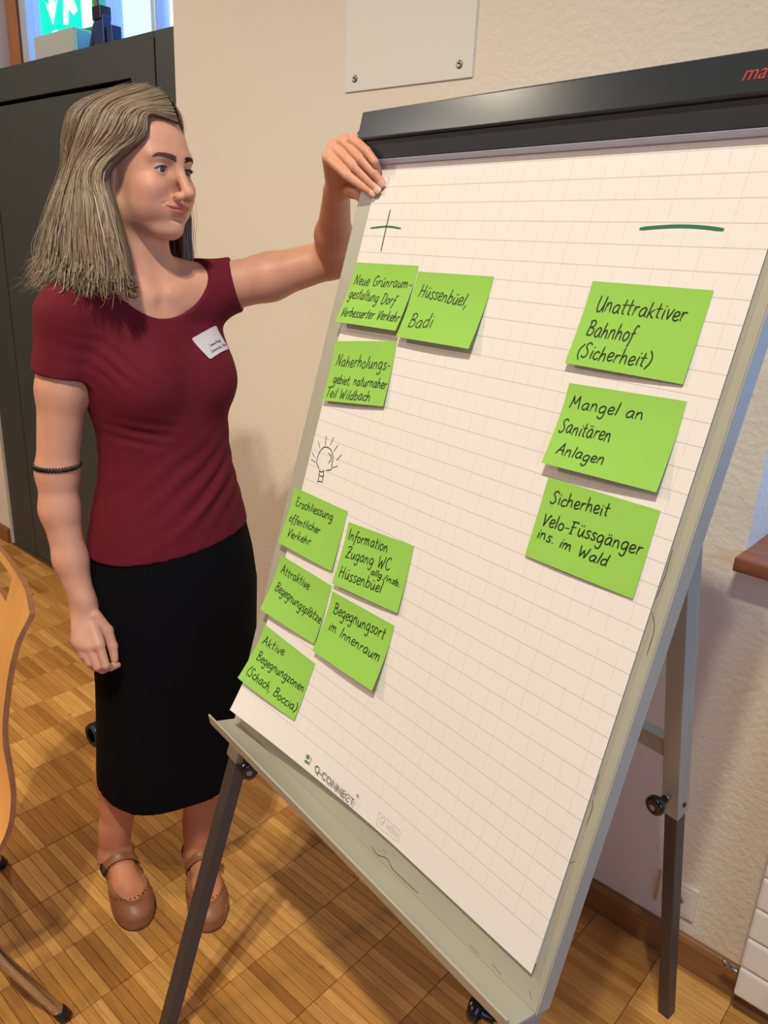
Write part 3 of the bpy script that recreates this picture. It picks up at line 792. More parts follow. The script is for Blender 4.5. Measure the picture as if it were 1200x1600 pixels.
LABELS = {'gruenraum': 'green sticky note reading Neue Grünraumgestaltung Dorf, at the upper left corner of the paper', 'hus': 'green sticky note reading Hüssenbüel, Badi, right beside the upper left note', 'naherh': 'green sticky note reading Naherholungsgebiet, above the light bulb drawing', 'ersch': 'green sticky note reading Erschliessung öffentlicher Verkehr, just under the light bulb drawing', 'info': 'green sticky note reading Information Zugang WC, second column below the light bulb', 'attr': 'green sticky note reading Attraktive Begegnungsplätze, second in the left column below the bulb', 'begort': 'green sticky note reading Begegnungsort im Innenraum, below the Information note', 'aktiv': 'green sticky note reading Aktive Begegnungzonen, lowest of all at the paper corner', 'unattr': 'green sticky note reading Unattraktiver Bahnhof, topmost under the minus sign', 'mangel': 'green sticky note reading Mangel an Sanitären Anlagen, middle one of the right column', 'sicher': 'green sticky note reading Sicherheit Velo-Füssgänger, lowest of the right column'}
def note(key, tu, tv, ang, l0, l1, lines):
    base = sheet_n(tu+.05, tv-.03) + .0009
    tu, tv = tu+(1.036-tu)*base/.761, tv+(-.344-tv)*base/.761
    base = sheet_n(tu+.05, tv-.03) + .0009
    def hn(x, y):
        # adhesive along the top edge, lower edge curls away from the sheet
        t = max(0.0, (-y-.018)/.082); s = min(1, max(0, x/.15))
        return (l0*(1-s)+l1*s)*t**1.5 + .0016*math.sin(3.1*s+tu*40)*t
    c, s = math.cos(ang), math.sin(ang)
    # rests on the bowed sheet
    def local_base(x, y):
        return sheet_n(tu + x*c - y*s, tv + x*s + y*c) - sheet_n(tu+.05, tv-.03)
    f = lambda x, y: hn(x, y) + local_base(x, y)
    mw = B @ Matrix.Translation((tu, tv, base)) @ Matrix.Rotation(ang, 4, 'Z')
    e = bpy.data.objects.new('sticky_note', None); e.empty_display_size = .02
    put(e, None, mw); tag(e, LABELS[key], 'sticky note', 'green sticky notes on the flip chart')
    obj('note_sheet', grid_sheet(12, 10, lambda a, b, d: (a*.15, -b*.0985, f(a*.15, -b*.0985)+d), .00025), M_note, e, mw, smooth=True)
    bm = NB()
    for (txt, x0, y0, x1, y1, h) in lines:
        for p in write(txt, x0, y0, min(x1, .1485), y1, h):
            ribbon(bm, p, .0017, lambda x, y: f(x, y) + .00035)
    obj('handwriting', bm, M_pen, e, mw)
for n in NOTES: note(*n)

# ------------------------------------------------------------------ plywood chair at the left edge
M_ply = mat('beech plywood face', (222, 160, 88), rough=.45, var=.10, scale=3, stretch=(8, 8, 1), coat=.15)
M_plyedge = mat('plywood edge', (150, 96, 58), rough=.6, var=.2, scale=30, stretch=(30, 1, 1))
M_chrome = mat('chrome tube', (200, 196, 190), rough=.16, metal=1.0)
chair = E('chair', (-1.45, .30, 0), 'bent plywood chair with chrome legs at the left edge', 'chair')
CP = Vector((-1.22, .5, 0)); CFW = Vector((-.17, -.985, 0)).normalized(); CAL = Vector((-.985, .17, 0)).normalized(); CW = .404
def cp3(fw, al, z): return CP + CFW*fw + CAL*al + Vector((0, 0, z))
# side profile of the bent shell: (forward, height) from the top of the back down into the seat
CH = [(-.001, .914), (.003, .898), (.018, .852), (.040, .790), (.060, .700), (.066, .648), (.065, .605), (.064, .542), (.069, .500), (.080, .460), (.102, .425), (.145, .405), (.21, .402), (.31, .415), (.41, .428), (.455, .422), (.475, .400)]
def chair_shell():
    st = smooth_line(CH, 3)
    n = 26; th = .0100; rc = .035
    bm = NB(); top = []; bot = []
    for i, (fw, z) in enumerate(st):
        a = st[max(i-1, 0)]; b = st[min(i+1, len(st)-1)]
        d = CFW*(b[0]-a[0]) + Vector((0, 0, b[1]-a[1])); d.normalize()
        nr = CAL.cross(d)
        r0, r1 = [], []
        for k in range(n+1):
            al = CW*k/n; e = min(al, CW-al); zz = z
            if z > .84 and e < rc:
                zz -= (rc - math.sqrt(max(0, rc*rc-(rc-e)**2)))*(z-.84)/.074
            bow = .010*(1-(2*al/CW-1)**2)
            p = cp3(fw - bow*min(1, max(0, (z-.45)/.2)), al, zz)
            r0.append(bm.verts.new(p + nr*th/2)); r1.append(bm.verts.new(p - nr*th/2))
        top.append(r0); bot.append(r1)
    m = len(st); hole = set()
    for i in range(m-1):
        for k in range(n):
            zc = (st[i][1]+st[i+1][1])/2; al = CW*(k+.5)/n
            if .852 < zc < .896 and abs(al-CW/2) < .085 and st[i][0] < .05: hole.add((i, k))
    def quad(vs, mi=0):
        f = bm.faces.new(vs); f.material_index = mi
    for i in range(m-1):
        for k in range(n):
            if (i, k) in hole: continue
            quad((top[i][k], top[i+1][k], top[i+1][k+1], top[i][k+1])); quad((bot[i][k], bot[i][k+1], bot[i+1][k+1], bot[i+1][k]))
    dup = {}
    def cpv(v):
        if v not in dup: dup[v] = bm.verts.new(v.co)
        return dup[v]
    def edge(i0, k0, i1, k1): quad([cpv(v) for v in (top[i0][k0], top[i1][k1], bot[i1][k1], bot[i0][k0])], 1)
    for i in range(m-1):
        edge(i, 0, i+1, 0); edge(i, n, i+1, n)
    for k in range(n):
        edge(0, k, 0, k+1); edge(m-1, k, m-1, k+1)
    for (i, k) in hole:
        for (di, dk, e0, e1) in ((0, -1, (i, k), (i+1, k)), (0, 1, (i, k+1), (i+1, k+1)), (-1, 0, (i, k), (i, k+1)), (1, 0, (i+1, k), (i+1, k+1))):
            if (i+di, k+dk) not in hole: edge(*e0, *e1)
    bmesh.ops.recalc_face_normals(bm, faces=bm.faces)
    return bm
sh = obj('seat_shell', chair_shell(), [M_ply, M_plyedge], chair, smooth=False)
for p in sh.data.polygons: p.use_smooth = p.material_index == 0
for side in (0, 1):
    al = lambda a: a if side == 0 else CW-a
    for (f0, a0), (f1, a1), (f2, a2) in (((.035, -.044), (.128, -.012), (.195, .045)), ((.52, -.040), (.45, -.010), (.37, .045))):
        foot = cp3(f0, al(a0), .012)
        L = obj('leg', tube(NB(), smooth_line([foot, cp3(f0+(f1-f0)*.5, al((a0+a1)/2), .107), cp3(f1, al(a1), .205), cp3(f1+(f2-f1)*.75, al(a1+(a2-a1)*.6), .345), cp3(f2, al(a2), .389)], 5), .0115, 14), M_chrome, chair, smooth=True)
        d = (cp3(f1, al(a1), .205) - foot).normalized()
        obj('foot_cap', lathe(NB(), ((.010, -.010), (.0138, -.008), (.0138, .014), (.0118, .018)), frame_at(foot + d*.002, d), 14), M_black, L, smooth=True)
for f2 in (.195, .37):
    obj('cross_tube', tube(NB(), (cp3(f2, .045, .389), cp3(f2, CW-.045, .389)), .010, 10), M_chrome, chair, smooth=True)

# small black ring on the floor behind the skirt
bm = NB()
prof = ((.020, .0), (.034, .0), (.036, .003), (.036, .040), (.033, .044), (.022, .044), (.020, .041))
lathe(bm, prof[1:], None, 22)
stop = E('floor_stopper', (-1.965, .965, 0), 'small black rubber stopper on the floor behind the skirt', 'stopper')
ms = Matrix.Translation((-1.965, .965, .0365)) @ Matrix.Rotation(math.radians(90), 4, 'X') @ Matrix.Rotation(0, 4, 'Z') @ Matrix.Translation((0, 0, -.02))
obj('body', bm, M_black, stop, ms, smooth=True)
obj('rim', lathe(NB(), ((.024, .0435), (.026, .046), (.033, .046), (.034, .0435)), None, 22), mat('grey black rubber', (38, 38, 36), rough=.5), stop, ms, smooth=True)

# ------------------------------------------------------------------ person: signed-distance modelling tools
f32 = np.float32
def smin(a, b, k):
    if k <= 0: return np.minimum(a, b)
    h = np.clip(.5 + .5*(b-a)/k, 0, 1)
    return b*(1-h) + a*h - k*h*(1-h)
def smax(a, b, k): return -smin(-a, -b, k)

class Sdf:
    """ordered list of blended primitives, each with its bounding box"""
    def __init__(self): self.P = []
    def add(self, fn, lo, hi, k, op='add'): self.P.append((fn, np.array(lo, float), np.array(hi, float), k, op))
    def cone(self, a, b, ra, rb, k=.01, op='add', T=None):
        a = np.array(a, float); b = np.array(b, float); sc = 1.0
        if T is not None: a = T[0] @ a * T[2] + T[1]; b = T[0] @ b * T[2] + T[1]; ra *= T[2]; rb *= T[2]
        ab = b - a; L2 = max(1e-12, ab @ ab)
        def fn(x, y, z):
            px, py, pz = x-a[0], y-a[1], z-a[2]
            t = np.clip((px*ab[0]+py*ab[1]+pz*ab[2])/L2, 0, 1)
            return np.sqrt((px-t*ab[0])**2+(py-t*ab[1])**2+(pz-t*ab[2])**2) - (ra+(rb-ra)*t)
        r = max(ra, rb)
        self.add(fn, np.minimum(a, b)-r, np.maximum(a, b)+r, k, op)
    def chain(self, pts, rads, k=.01, T=None):
        for i in range(len(pts)-1): self.cone(pts[i], pts[i+1], rads[i], rads[i+1], k, 'add', T)
    def ell(self, c, r, k=.01, op='add', T=None, rot=None):
        """ellipsoid; T=(R,o,s) local frame, rot extra rotation matrix of its axes"""
        c = np.array(c, float); r = np.array(r, float); Rm = np.eye(3)
        if rot is not None: Rm = rot
        if T is not None: c = T[0] @ c * T[2] + T[1]; r = r*T[2]; Rm = T[0] @ Rm
        Ri = Rm.T
        def fn(x, y, z):
            px, py, pz = x-c[0], y-c[1], z-c[2]
            qx = Ri[0,0]*px+Ri[0,1]*py+Ri[0,2]*pz; qy = Ri[1,0]*px+Ri[1,1]*py+Ri[1,2]*pz; qz = Ri[2,0]*px+Ri[2,1]*py+Ri[2,2]*pz
            k0 = np.sqrt((qx/r[0])**2+(qy/r[1])**2+(qz/r[2])**2)
            k1 = np.sqrt((qx/r[0]**2)**2+(qy/r[1]**2)**2+(qz/r[2]**2)**2)
            return k0*(k0-1)/np.maximum(k1, 1e-6)
        m = r.max()
        self.add(fn, c-m, c+m, k, op)
    def loft(self, st, k=.02, op='add', power=2.0):
        """elliptic stack: (z, cx, cy, ay, bx)"""
        S = np.array(sorted(st), float)
        def fn(x, y, z):
            zz = np.clip(z, S[0,0], S[-1,0])
            cx = np.interp(zz, S[:,0], S[:,1]); cy = np.interp(zz, S[:,0], S[:,2]); a = np.interp(zz, S[:,0], S[:,3]); b = np.interp(zz, S[:,0], S[:,4])
            dx, dy = x-cx, y-cy
            k0 = ((np.abs(dx)/b)**power+(np.abs(dy)/a)**power)**(1/power)
            k1 = np.sqrt((dx/b**2)**2+(dy/a**2)**2)
            d = k0*(k0-1)/np.maximum(k1, 1e-6)
            d = np.where(k0 < .3, -(1-k0)*np.minimum(a, b), d)
            dz = np.maximum(S[0,0]-z, z-S[-1,0])
            return smax(d, dz, .012)
        r = S[:,3:5].max()
        self.add(fn, (S[:,1].min()-r, S[:,2].min()-r, S[0,0]), (S[:,1].max()+r, S[:,2].max()+r, S[-1,0]), k, op)
    def at(self, p, chunk=60000):
        out = np.empty(len(p))
        for i in range(0, len(p), chunk):
            q = p[i:i+chunk]; x, y, z = q[:,0], q[:,1], q[:,2]
            d = np.full(len(q), 1.0)
            for fn, lo, hi, k, op in self.P:
                m = np.where(np.all((q > lo-.05-k) & (q < hi+.05+k), axis=1))[0]
                if len(m) == 0: continue
                e = fn(x[m], y[m], z[m])
                d[m] = smin(d[m], e, k) if op == 'add' else smax(d[m], -e, k)
            out[i:i+chunk] = d
        return out
    def grid(self, lo, hi, h):
        lo = np.array(lo, float); n = np.ceil((np.array(hi)-lo)/h).astype(int)+1
        D = np.full(n, 1.0, f32)
        ax = [lo[i]+h*np.arange(n[i]) for i in range(3)]
        for fn, blo, bhi, k, op in self.P:
            i0 = np.clip(np.floor((blo-.012-k-lo)/h).astype(int), 0, n-1); i1 = np.clip(np.ceil((bhi+.012+k-lo)/h).astype(int)+1, 0, n)
            if np.any(i1 <= i0): continue
            sl = tuple(slice(a, b) for a, b in zip(i0, i1))
            x = ax[0][sl[0]][:,None,None].astype(f32); y = ax[1][sl[1]][None,:,None].astype(f32); z = ax[2][sl[2]][None,None,:].astype(f32)
            e = fn(x, y, z)
            D[sl] = smin(D[sl], e, k) if op == 'add' else smax(D[sl], -e, k)
        return D, lo, h

def surface_nets(D, lo, h):
    s = D < 0
    nx, ny, nz = D.shape
    c = np.zeros((nx-1, ny-1, nz-1), np.uint8)
    for a in (0, 1):
        for b in (0, 1):
            for e in (0, 1): c += s[a:nx-1+a, b:ny-1+b, e:nz-1+e]
    idx = np.argwhere((c > 0) & (c < 8))
    ids = np.full(c.shape, -1, np.int32); ids[idx[:,0], idx[:,1], idx[:,2]] = np.arange(len(idx))
    cor = [(a, b, e) for a in (0, 1) for b in (0, 1) for e in (0, 1)]
    val = {q: D[idx[:,0]+q[0], idx[:,1]+q[1], idx[:,2]+q[2]] for q in cor}
    acc = np.zeros((len(idx), 3)); cnt = np.zeros(len(idx))
    for q in cor:
        for ax in range(3):
            if q[ax] == 1: continue
            r = list(q); r[ax] = 1; r = tuple(r)
            v0, v1 = val[q], val[r]; m = (v0 < 0) != (v1 < 0)
            t = np.where(m, v0/np.where(m, v0-v1, 1), 0)
            p = np.array(q, float)[None,:].repeat(len(idx), 0); p[:,ax] += t
            acc += p*m[:,None]; cnt += m
    V = (idx + acc/cnt[:,None])*h + lo
    F = []
    for ax in range(3):
        o1, o2 = (ax+1) % 3, (ax+2) % 3
        sl0 = [slice(1, -1)]*3; sl0[ax] = slice(0, -1); sl1 = [slice(1, -1)]*3; sl1[ax] = slice(1, None)
        a = s[tuple(sl0)]; b = s[tuple(sl1)]
        e = np.argwhere(a != b)
        if len(e) == 0: continue
        inside_first = a[e[:,0], e[:,1], e[:,2]]
        g = e.copy(); g[:,o1] += 1; g[:,o2] += 1
        def cell(d1, d2):
            q = g.copy(); q[:,o1] -= d1; q[:,o2] -= d2
            return ids[q[:,0], q[:,1], q[:,2]]
        quad = np.stack([cell(1, 1), cell(0, 1), cell(0, 0), cell(1, 0)], 1)
        quad[~inside_first] = quad[~inside_first][:, ::-1]
        F.append(quad)
    return V, np.concatenate(F)

def mesh_np(name, V, F):
    me = bpy.data.meshes.new(name)
    me.vertices.add(len(V)); me.vertices.foreach_set('co', V.astype(np.float32).ravel())
    n = F.shape[1]
    me.loops.add(F.size); me.loops.foreach_set('vertex_index', F.astype(np.int32).ravel())
    me.polygons.add(len(F)); me.polygons.foreach_set('loop_start', (np.arange(len(F))*n).astype(np.int32))
    me.update(calc_edges=True); me.validate()
    return me

def project(V, sdf, it=3, eps=.0006, lim=.004):
    """Newton steps onto the zero surface"""
    V = V.copy()
    for _ in range(it):
        d = sdf.at(V); g = np.stack([(sdf.at(V+np.eye(3)[i]*eps)-sdf.at(V-np.eye(3)[i]*eps))/(2*eps) for i in range(3)], 1)
        n = np.linalg.norm(g, axis=1, keepdims=True)
        st = g/np.maximum(n, .3)*np.clip(d/np.maximum(n[:,0], .3), -lim, lim)[:,None]
        V -= st
    return V

def relax(V, F, it, mask=None, lam=.5):
    n = len(V)
    e = np.concatenate([F[:,[i, (i+1) % F.shape[1]]] for i in range(F.shape[1])])
    for _ in range(it):
        s = np.zeros((n, 3)); c = np.zeros(n)
        np.add.at(c, e[:,0], 1); np.add.at(c, e[:,1], 1)
        for i in range(3):
            s[:,i] = np.bincount(e[:,0], V[e[:,1],i], n) + np.bincount(e[:,1], V[e[:,0],i], n)
        W = s/np.maximum(c, 1)[:,None]
        l = lam if mask is None else lam*mask[:,None]
        V = V + (W-V)*l
    return V

def rot_frame(yaw, pitch=0.0, roll=0.0):
    cy, sy = math.cos(yaw), math.sin(yaw)
    f = np.array([cy*math.cos(pitch), sy*math.cos(pitch), math.sin(pitch)]); l0 = np.array([-sy, cy, 0]); u0 = np.cross(f, l0)
    l = math.cos(roll)*l0+math.sin(roll)*u0
    return np.array([f, l, np.cross(f, l)]).T

# ------------------------------------------------------------------ pose (metres, world)
HO = np.array([-1.350, .838, 1.612]); HS = 1.01
HR = rot_frame(math.radians(12.5), math.radians(-1.0), math.radians(-0.5))
HT = (HR, HO, HS)
def hw(p): return HR @ (np.array(p, float)*HS) + HO

RSH, REL, RWR = (-1.385, .690, 1.352), (-1.412, .656, 1.060), (-1.354, .658, .790)
LSH, LEL, LWR = (-1.340, .965, 1.400), (-1.168, 1.150, 1.474), (-1.042, 1.030, 1.590)
feet = {'R': (np.array([-1.495, .742, 0]), math.radians(-15.4)), 'L': (np.array([-1.356, .898, 0]), math.radians(-26.5))}
def foot_T(k):
    o, a = feet[k]; c, s = math.cos(a), math.sin(a)
    return (np.array([[c, -s, 0], [s, c, 0], [0, 0, 1.0]]), o, 1.0)

TORSO = [(.76,-1.352,.868,.172,.122),(.88,-1.352,.866,.165,.115),(.95,-1.354,.865,.150,.106),(1.03,-1.356,.864,.133,.096),(1.08,-1.358,.863,.128,.093),(1.14,-1.360,.860,.130,.096),(1.20,-1.364,.853,.138,.100),(1.27,-1.372,.843,.146,.100),(1.33,-1.380,.836,.146,.090),(1.375,-1.388,.834,.120,.074),(1.405,-1.392,.836,.078,.060)]
def add_bust(S, dr, k):
    for sy in (-1, 1):
        S.ell((-1.306, .858+sy*.071, 1.232), (.060+dr, .060+dr, .064+dr), k)
    S.cone((-1.345, .940, 1.350), (-1.335, .948, 1.27), .040+dr, .042+dr, .03)
def add_shoulders(S, dr, k):
    S.cone((-1.392, .84, 1.425), RSH, .050+dr, .047+dr, k)
    S.cone((-1.392, .84, 1.430), LSH, .050+dr, .047+dr, k)
    S.cone((-1.340, .80, 1.375), (-1.37, .70, 1.375), .030+dr, .036+dr, k)
    S.cone((-1.330, .88, 1.380), (-1.335, .95, 1.385), .030+dr, .036+dr, k)

def hand(S, wr, mcps, fingers, rads, thumb, trads, wr_r=.022):
    wr = np.array(wr)
    for i, m in enumerate(mcps):
        m = np.array(m); off = (m - np.array(mcps[1]))*.45
        S.cone(wr+off*.8, m, .0135, .0118 if i < 3 else .0105, .014)
    for ch, rr in zip(fingers, rads): 
        S.cone(ch[0], ch[1], rr[0], rr[1], .003); S.chain(ch[1:], rr[1:], .0012)
    S.chain(thumb, trads, .005)

def body_sdf():
    S = Sdf()
    S.loft(TORSO, .02)
    add_bust(S, -.006, .03); add_shoulders(S, 0, .035)
    # collar bones and breast bone hollow
    S.cone((-1.318, .82, 1.392), (-1.352, .715, 1.402), .010, .008, .02); S.cone((-1.314, .862, 1.395), (-1.325, .94, 1.415), .010, .008, .02)
    # right arm
    S.chain([RSH, (-1.398, .673, 1.22), REL], [.047, .0435, .0370], .02)
    S.chain([REL, (-1.408, .652, .985), (-1.385, .654, .885), RWR], [.0370, .0352, .0305, .0240], .02)
    S.ell((-1.354, .6575, .80), (.026, .021, .030), .015)
    # left arm, raised
    S.chain([LSH, (-1.255, 1.055, 1.432), LEL], [.049, .0445, .0365], .02)
    S.chain([LEL, (-1.128, 1.110, 1.518), LWR], [.0365, .0335, .0232], .02)
    # right hand, loosely curled
    hand(S, RWR, RM, RFING, RRAD, RTHUMB, [.0120, .0108, .0095, .0076])
    hand(S, LWR, LM, LFING, LRAD, LTHUMB, [.0135, .0115, .0098, .0080])
    # legs
    for hip, knee, calf, ank in (((-1.355, .795, .84), (-1.380, .775, .47), (-1.428, .748, .30), (-1.440, .7285, .125)), ((-1.350, .94, .84), (-1.308, .915, .47), (-1.322, .896, .30), (-1.306, .875, .125))):
        S.chain([hip, knee], [.088, .052], .03); S.cone(knee, calf, .050, .0525, .03); S.cone(calf, ank, .0525, .0325, .03)
    for k in 'RL':
        add_foot(S, foot_T(k), 0, .02)
    # neck
    S.cone(hw((-.022, 0, -.06)), (-1.388, .8385, 1.425), .050, .055, .022)
    S.cone(hw((-.010, -.045, -.06)), (-1.335, .832, 1.402), .012, .009, .025); S.cone(hw((-.010, .045, -.06)), (-1.332, .856, 1.402), .012, .009, .025)
    add_head(S)
    return S

def add_foot(S, T, dr, k):
    S.cone((.052, 0, .150), (.050, 0, .075), .034+dr, .033+dr, k, T=T)
    S.ell((.036, 0, .052), (.036+dr, .031+dr, .040+dr), k, T=T)
    S.cone((.060, 0, .070), (.145, .002, .046), .034+dr, .030+dr, k, T=T)
    S.ell((.160, .002, .036), (.055+dr, .0415+dr, .026+dr), k, T=T)
    S.ell((.198, .003, .031), (.042+dr, .0365+dr, .0205+dr), k, T=T)

def add_head(S):
    T = HT
    S.ell((-.018, 0, .032), (.097, .073, .084), .02, T=T)
    S.ell((.020, 0, .000), (.066, .0625, .088), .03, T=T)
    for s in (-1, 1):
        S.cone((-.018, s*.047, -.055), (.050, s*.021, -.094), .021, .017, .03, T=T)       # jaw
        S.ell((.046, s*.036, -.038), (.034, .028, .030), .018, T=T)                         # cheeks
        S.ell((.040, s*.033, -.064), (.030, .025, .024), .02, T=T)                         # lower cheeks
        S.ell((.061, s*.038, -.028), (.016, .018, .013), .016, T=T)                        # cheek bones
        S.cone((.078, s*.010, .021), (.066, s*.044, .022), .0085, .008, .014, T=T)         # brow ridge
    S.ell((.066, 0, -.097), (.0185, .020, .0165), .02, T=T)                                # chin
    S.ell((.066, 0, -.063), (.024, .031, .022), .02, T=T)                                  # mouth mound
    for s in (-1, 1):
        S.ell((.0905, s*.0305, .000), (.0135, .0205, .0125), .010, 'sub', T=T)             # eye sockets
    S.cone((.0815, 0, .012), (.1060, 0, -.034), .0072, .0092, .010, T=T)                   # nose bridge
    S.ell((.1085, 0, -.037), (.0108, .0098, .0092), .006, T=T)                             # nose tip
    for s in (-1, 1):
        S.ell((.0960, s*.0118, -.0425), (.0115, .0068, .0078), .006, T=T)                  # wings
        S.ell((.1010, s*.0062, -.0490), (.0050, .0032, .0034), .002, 'sub', T=T)           # nostrils
        # eyelids around the eyeball
        ey = s*.0305
        lid_shell(S, T, (.0665, ey, -.0010), s)
    # lips with upturned corners
    for s in (-1, 1):
        S.chain([(.0903, 0, -.0594), (.0895, s*.0060, -.0586), (.0864, s*.0155, -.0598), (.0804, s*.0292, -.0586)], [.0032, .0034, .0028, .0017], .003, T=T)
        S.chain([(.0890, 0, -.0676), (.0873, s*.0090, -.0670), (.0840, s*.0180, -.0648), (.0802, s*.0286, -.0596)], [.0040, .0038, .0030, .0016], .003, T=T)
        S.chain_sub = None
        for a, b, ra, rb in (((.0938, 0, -.0632), (.0916, s*.010, -.0631), .0015, .0015), ((.0916, s*.010, -.0631), (.0872, s*.0195, -.0624), .0014, .0014), ((.0872, s*.0195, -.0624), (.0824, s*.0300, -.0582), .0014, .0012)):
            S.cone(a, b, ra, rb, .0016, 'sub', T=T)
        S.cone((.0930, s*.0165, -.0455), (.0800, s*.0335, -.0560), .0006, .0004, .004, 'sub', T=T)   # smile fold
    S.ell((.0840, 0, -.0790), (.006, .014, .004), .008, 'sub', T=T)                        # hollow under the lip
    S.cone((.1000, 0, -.0530), (.0965, 0, -.0590), .0012, .0016, .004, 'sub', T=T)         # philtrum
    for s in (-1, 1):                                                                      # ears
        S.ell((-.008, s*.0735, -.018), (.016, .006, .030), .006, T=T); S.ell((-.003, s*.0755, -.044), (.008, .005, .010), .006, T=T)
        S.ell((-.006, s*.0800, -.012), (.009, .004, .017), .003, 'sub', T=T)

def lid_shell(S, T, c, s):
    R, o, sc = T
    C = R @ (np.array(c)*sc) + o; Ri = R.T; r = .0143*sc
    def fn(x, y, z):
        px, py, pz = x-C[0], y-C[1], z-C[2]
        qx = Ri[0,0]*px+Ri[0,1]*py+Ri[0,2]*pz; qy = Ri[1,0]*px+Ri[1,1]*py+Ri[1,2]*pz; qz = Ri[2,0]*px+Ri[2,1]*py+Ri[2,2]*pz
        d = np.sqrt(qx*qx+qy*qy+qz*qz)-r
        yy = np.clip(np.abs(qy)/(.0143*sc), 0, 1)
        top = .0053*sc*(1-yy**2.2); bot = -.0046*sc*(1-yy**2.0)
        slit = np.maximum(np.maximum(qz-top-qy*s*.02, bot-qz), -(qx-.002))
        return np.maximum(d, -slit)
    self_lo = C-r; self_hi = C+r
    S.add(fn, self_lo, self_hi, .0035)

# finger joints: knuckle, middle joint, end joint, tip
LM = [(-0.9887, 0.9575, 1.6343), (-0.9869, 0.9682, 1.6516), (-0.9657, 0.9687, 1.6583), (-0.9377, 0.9621, 1.6581)]
LFING = [[LM[0], (-0.9311, 0.9462, 1.6043), (-0.9045, 0.9515, 1.5894), (-0.8836, 0.9548, 1.5793)], [LM[1], (-0.9195, 0.9482, 1.6182), (-0.8921, 0.9526, 1.5968), (-0.8741, 0.9545, 1.5838)], [LM[2], (-0.9042, 0.9462, 1.6276), (-0.8798, 0.9503, 1.6074), (-0.8684, 0.9564, 1.594)], [LM[3], (-0.8932, 0.9454, 1.6389), (-0.8761, 0.9467, 1.6232), (-0.8806, 0.9612, 1.6121)]]
LRAD = [[.0098, .0081, .0070, .0058], [.0098, .0081, .0070, .0058], [.0094, .0078, .0067, .0056], [.0084, .0069, .0060, .0050]]
LTHUMB = [(-1.018, 1.020, 1.600), (-.985, 1.010, 1.588), (-.955, 1.003, 1.580), (-.936, 1.000, 1.566)]
RM = [(-1.291, 0.651, 0.7323), (-1.3051, 0.6367, 0.7278), (-1.3173, 0.6274, 0.7306), (-1.327, 0.6226, 0.7385)]
RFING = [[RM[0], (-1.2715, 0.6509, 0.6948), (-1.2772, 0.6642, 0.6826), (-1.2788, 0.6804, 0.6812)], [RM[1], (-1.283, 0.6394, 0.6916), (-1.2882, 0.652, 0.677), (-1.2922, 0.665, 0.6729)], [RM[2], (-1.2962, 0.6309, 0.698), (-1.3009, 0.6429, 0.6811), (-1.3043, 0.6552, 0.6746)], [RM[3], (-1.3091, 0.6254, 0.7106), (-1.313, 0.6365, 0.6901), (-1.3158, 0.6483, 0.6813)]]
RTHUMB = [(-1.325, 0.6653, 0.7793), (-1.3081, 0.6796, 0.7478), (-1.2925, 0.6797, 0.718), (-1.2815, 0.6759, 0.695)]
RRAD = [[.0098, .0084, .0074, .0058], [.0098, .0085, .0075, .0060], [.0094, .0082, .0072, .0058], [.0086, .0074, .0065, .0052]]

person = E('person', (-1.38, .80, 0), 'person in burgundy t-shirt and long black skirt holding the corner of the flip chart', 'person')

# ------------------------------------------------------------------ skin
def skin_material():
    m = mat('skin', (214, 150, 118), rough=.48, spec=.35, sss=.12)
    N, L, p = nodes(m)
    at = N.new('ShaderNodeVertexColor'); at.layer_name = 'tint'
    tc = N.new('ShaderNodeTexCoord')
    nz = N.new('ShaderNodeTexNoise'); nz.inputs['Scale'].default_value = 22; nz.inputs['Detail'].default_value = 5; L.new(tc.outputs['Object'], nz.inputs['Vector'])
    rp = N.new('ShaderNodeValToRGB'); L.new(nz.outputs['Fac'], rp.inputs['Fac'])
    rp.color_ramp.elements[0].position = .3; rp.color_ramp.elements[0].color = (.93, .90, .88, 1)
    rp.color_ramp.elements[1].position = .7; rp.color_ramp.elements[1].color = (1.04, 1.05, 1.05, 1)
    c = mix_rgb(N, L, 1.0, at.outputs['Color'], rp.outputs['Color'], 'MULTIPLY')
    L.new(c, p.inputs['Base Color'])
    n2 = N.new('ShaderNodeTexNoise'); n2.inputs['Scale'].default_value = 420; n2.inputs['Detail'].default_value = 3; L.new(tc.outputs['Object'], n2.inputs['Vector'])
    bp = N.new('ShaderNodeBump'); bp.inputs['Strength'].default_value = .25; bp.inputs['Distance'].default_value = .0006
    L.new(n2.outputs['Fac'], bp.inputs['Height']); L.new(bp.outputs['Normal'], p.inputs['Normal'])
    return m
M_skin = skin_material()
BODY = body_sdf()
D, lo, h = BODY.grid((-1.56, .585, -.012), (-.855, 1.215, 1.75), .0034)
V, F = surface_nets(D, lo, h)
del D
V = relax(V, F, 2)
me = mesh_np('body', V, F)
handb = [np.array(LM + [q for f_ in LFING for q in f_] + LTHUMB), np.array(RM + [q for f_ in RFING for q in f_] + RTHUMB)]
def in_hand(V):
    m = np.zeros(len(V), bool)
    for a in handb: m |= np.all((V > a.min(0)-.02) & (V < a.max(0)+.02), axis=1)
    return m
def in_head(V):
    q = ((V-HO) @ HR)/HS; return (q[:,0] > 0) & (q[:,2] > -.125) & (q[:,2] < .085)
def in_face(V):
    q = ((V-HO) @ HR)/HS; return (q[:,0] > .055) & (q[:,2] > -.092) & (q[:,2] < .035) & (np.abs(q[:,1]) < .055)
def mesh_co(me):
    V = np.empty(len(me.vertices)*3, np.float32); me.vertices.foreach_get('co', V); return V.reshape(-1, 3).astype(float)
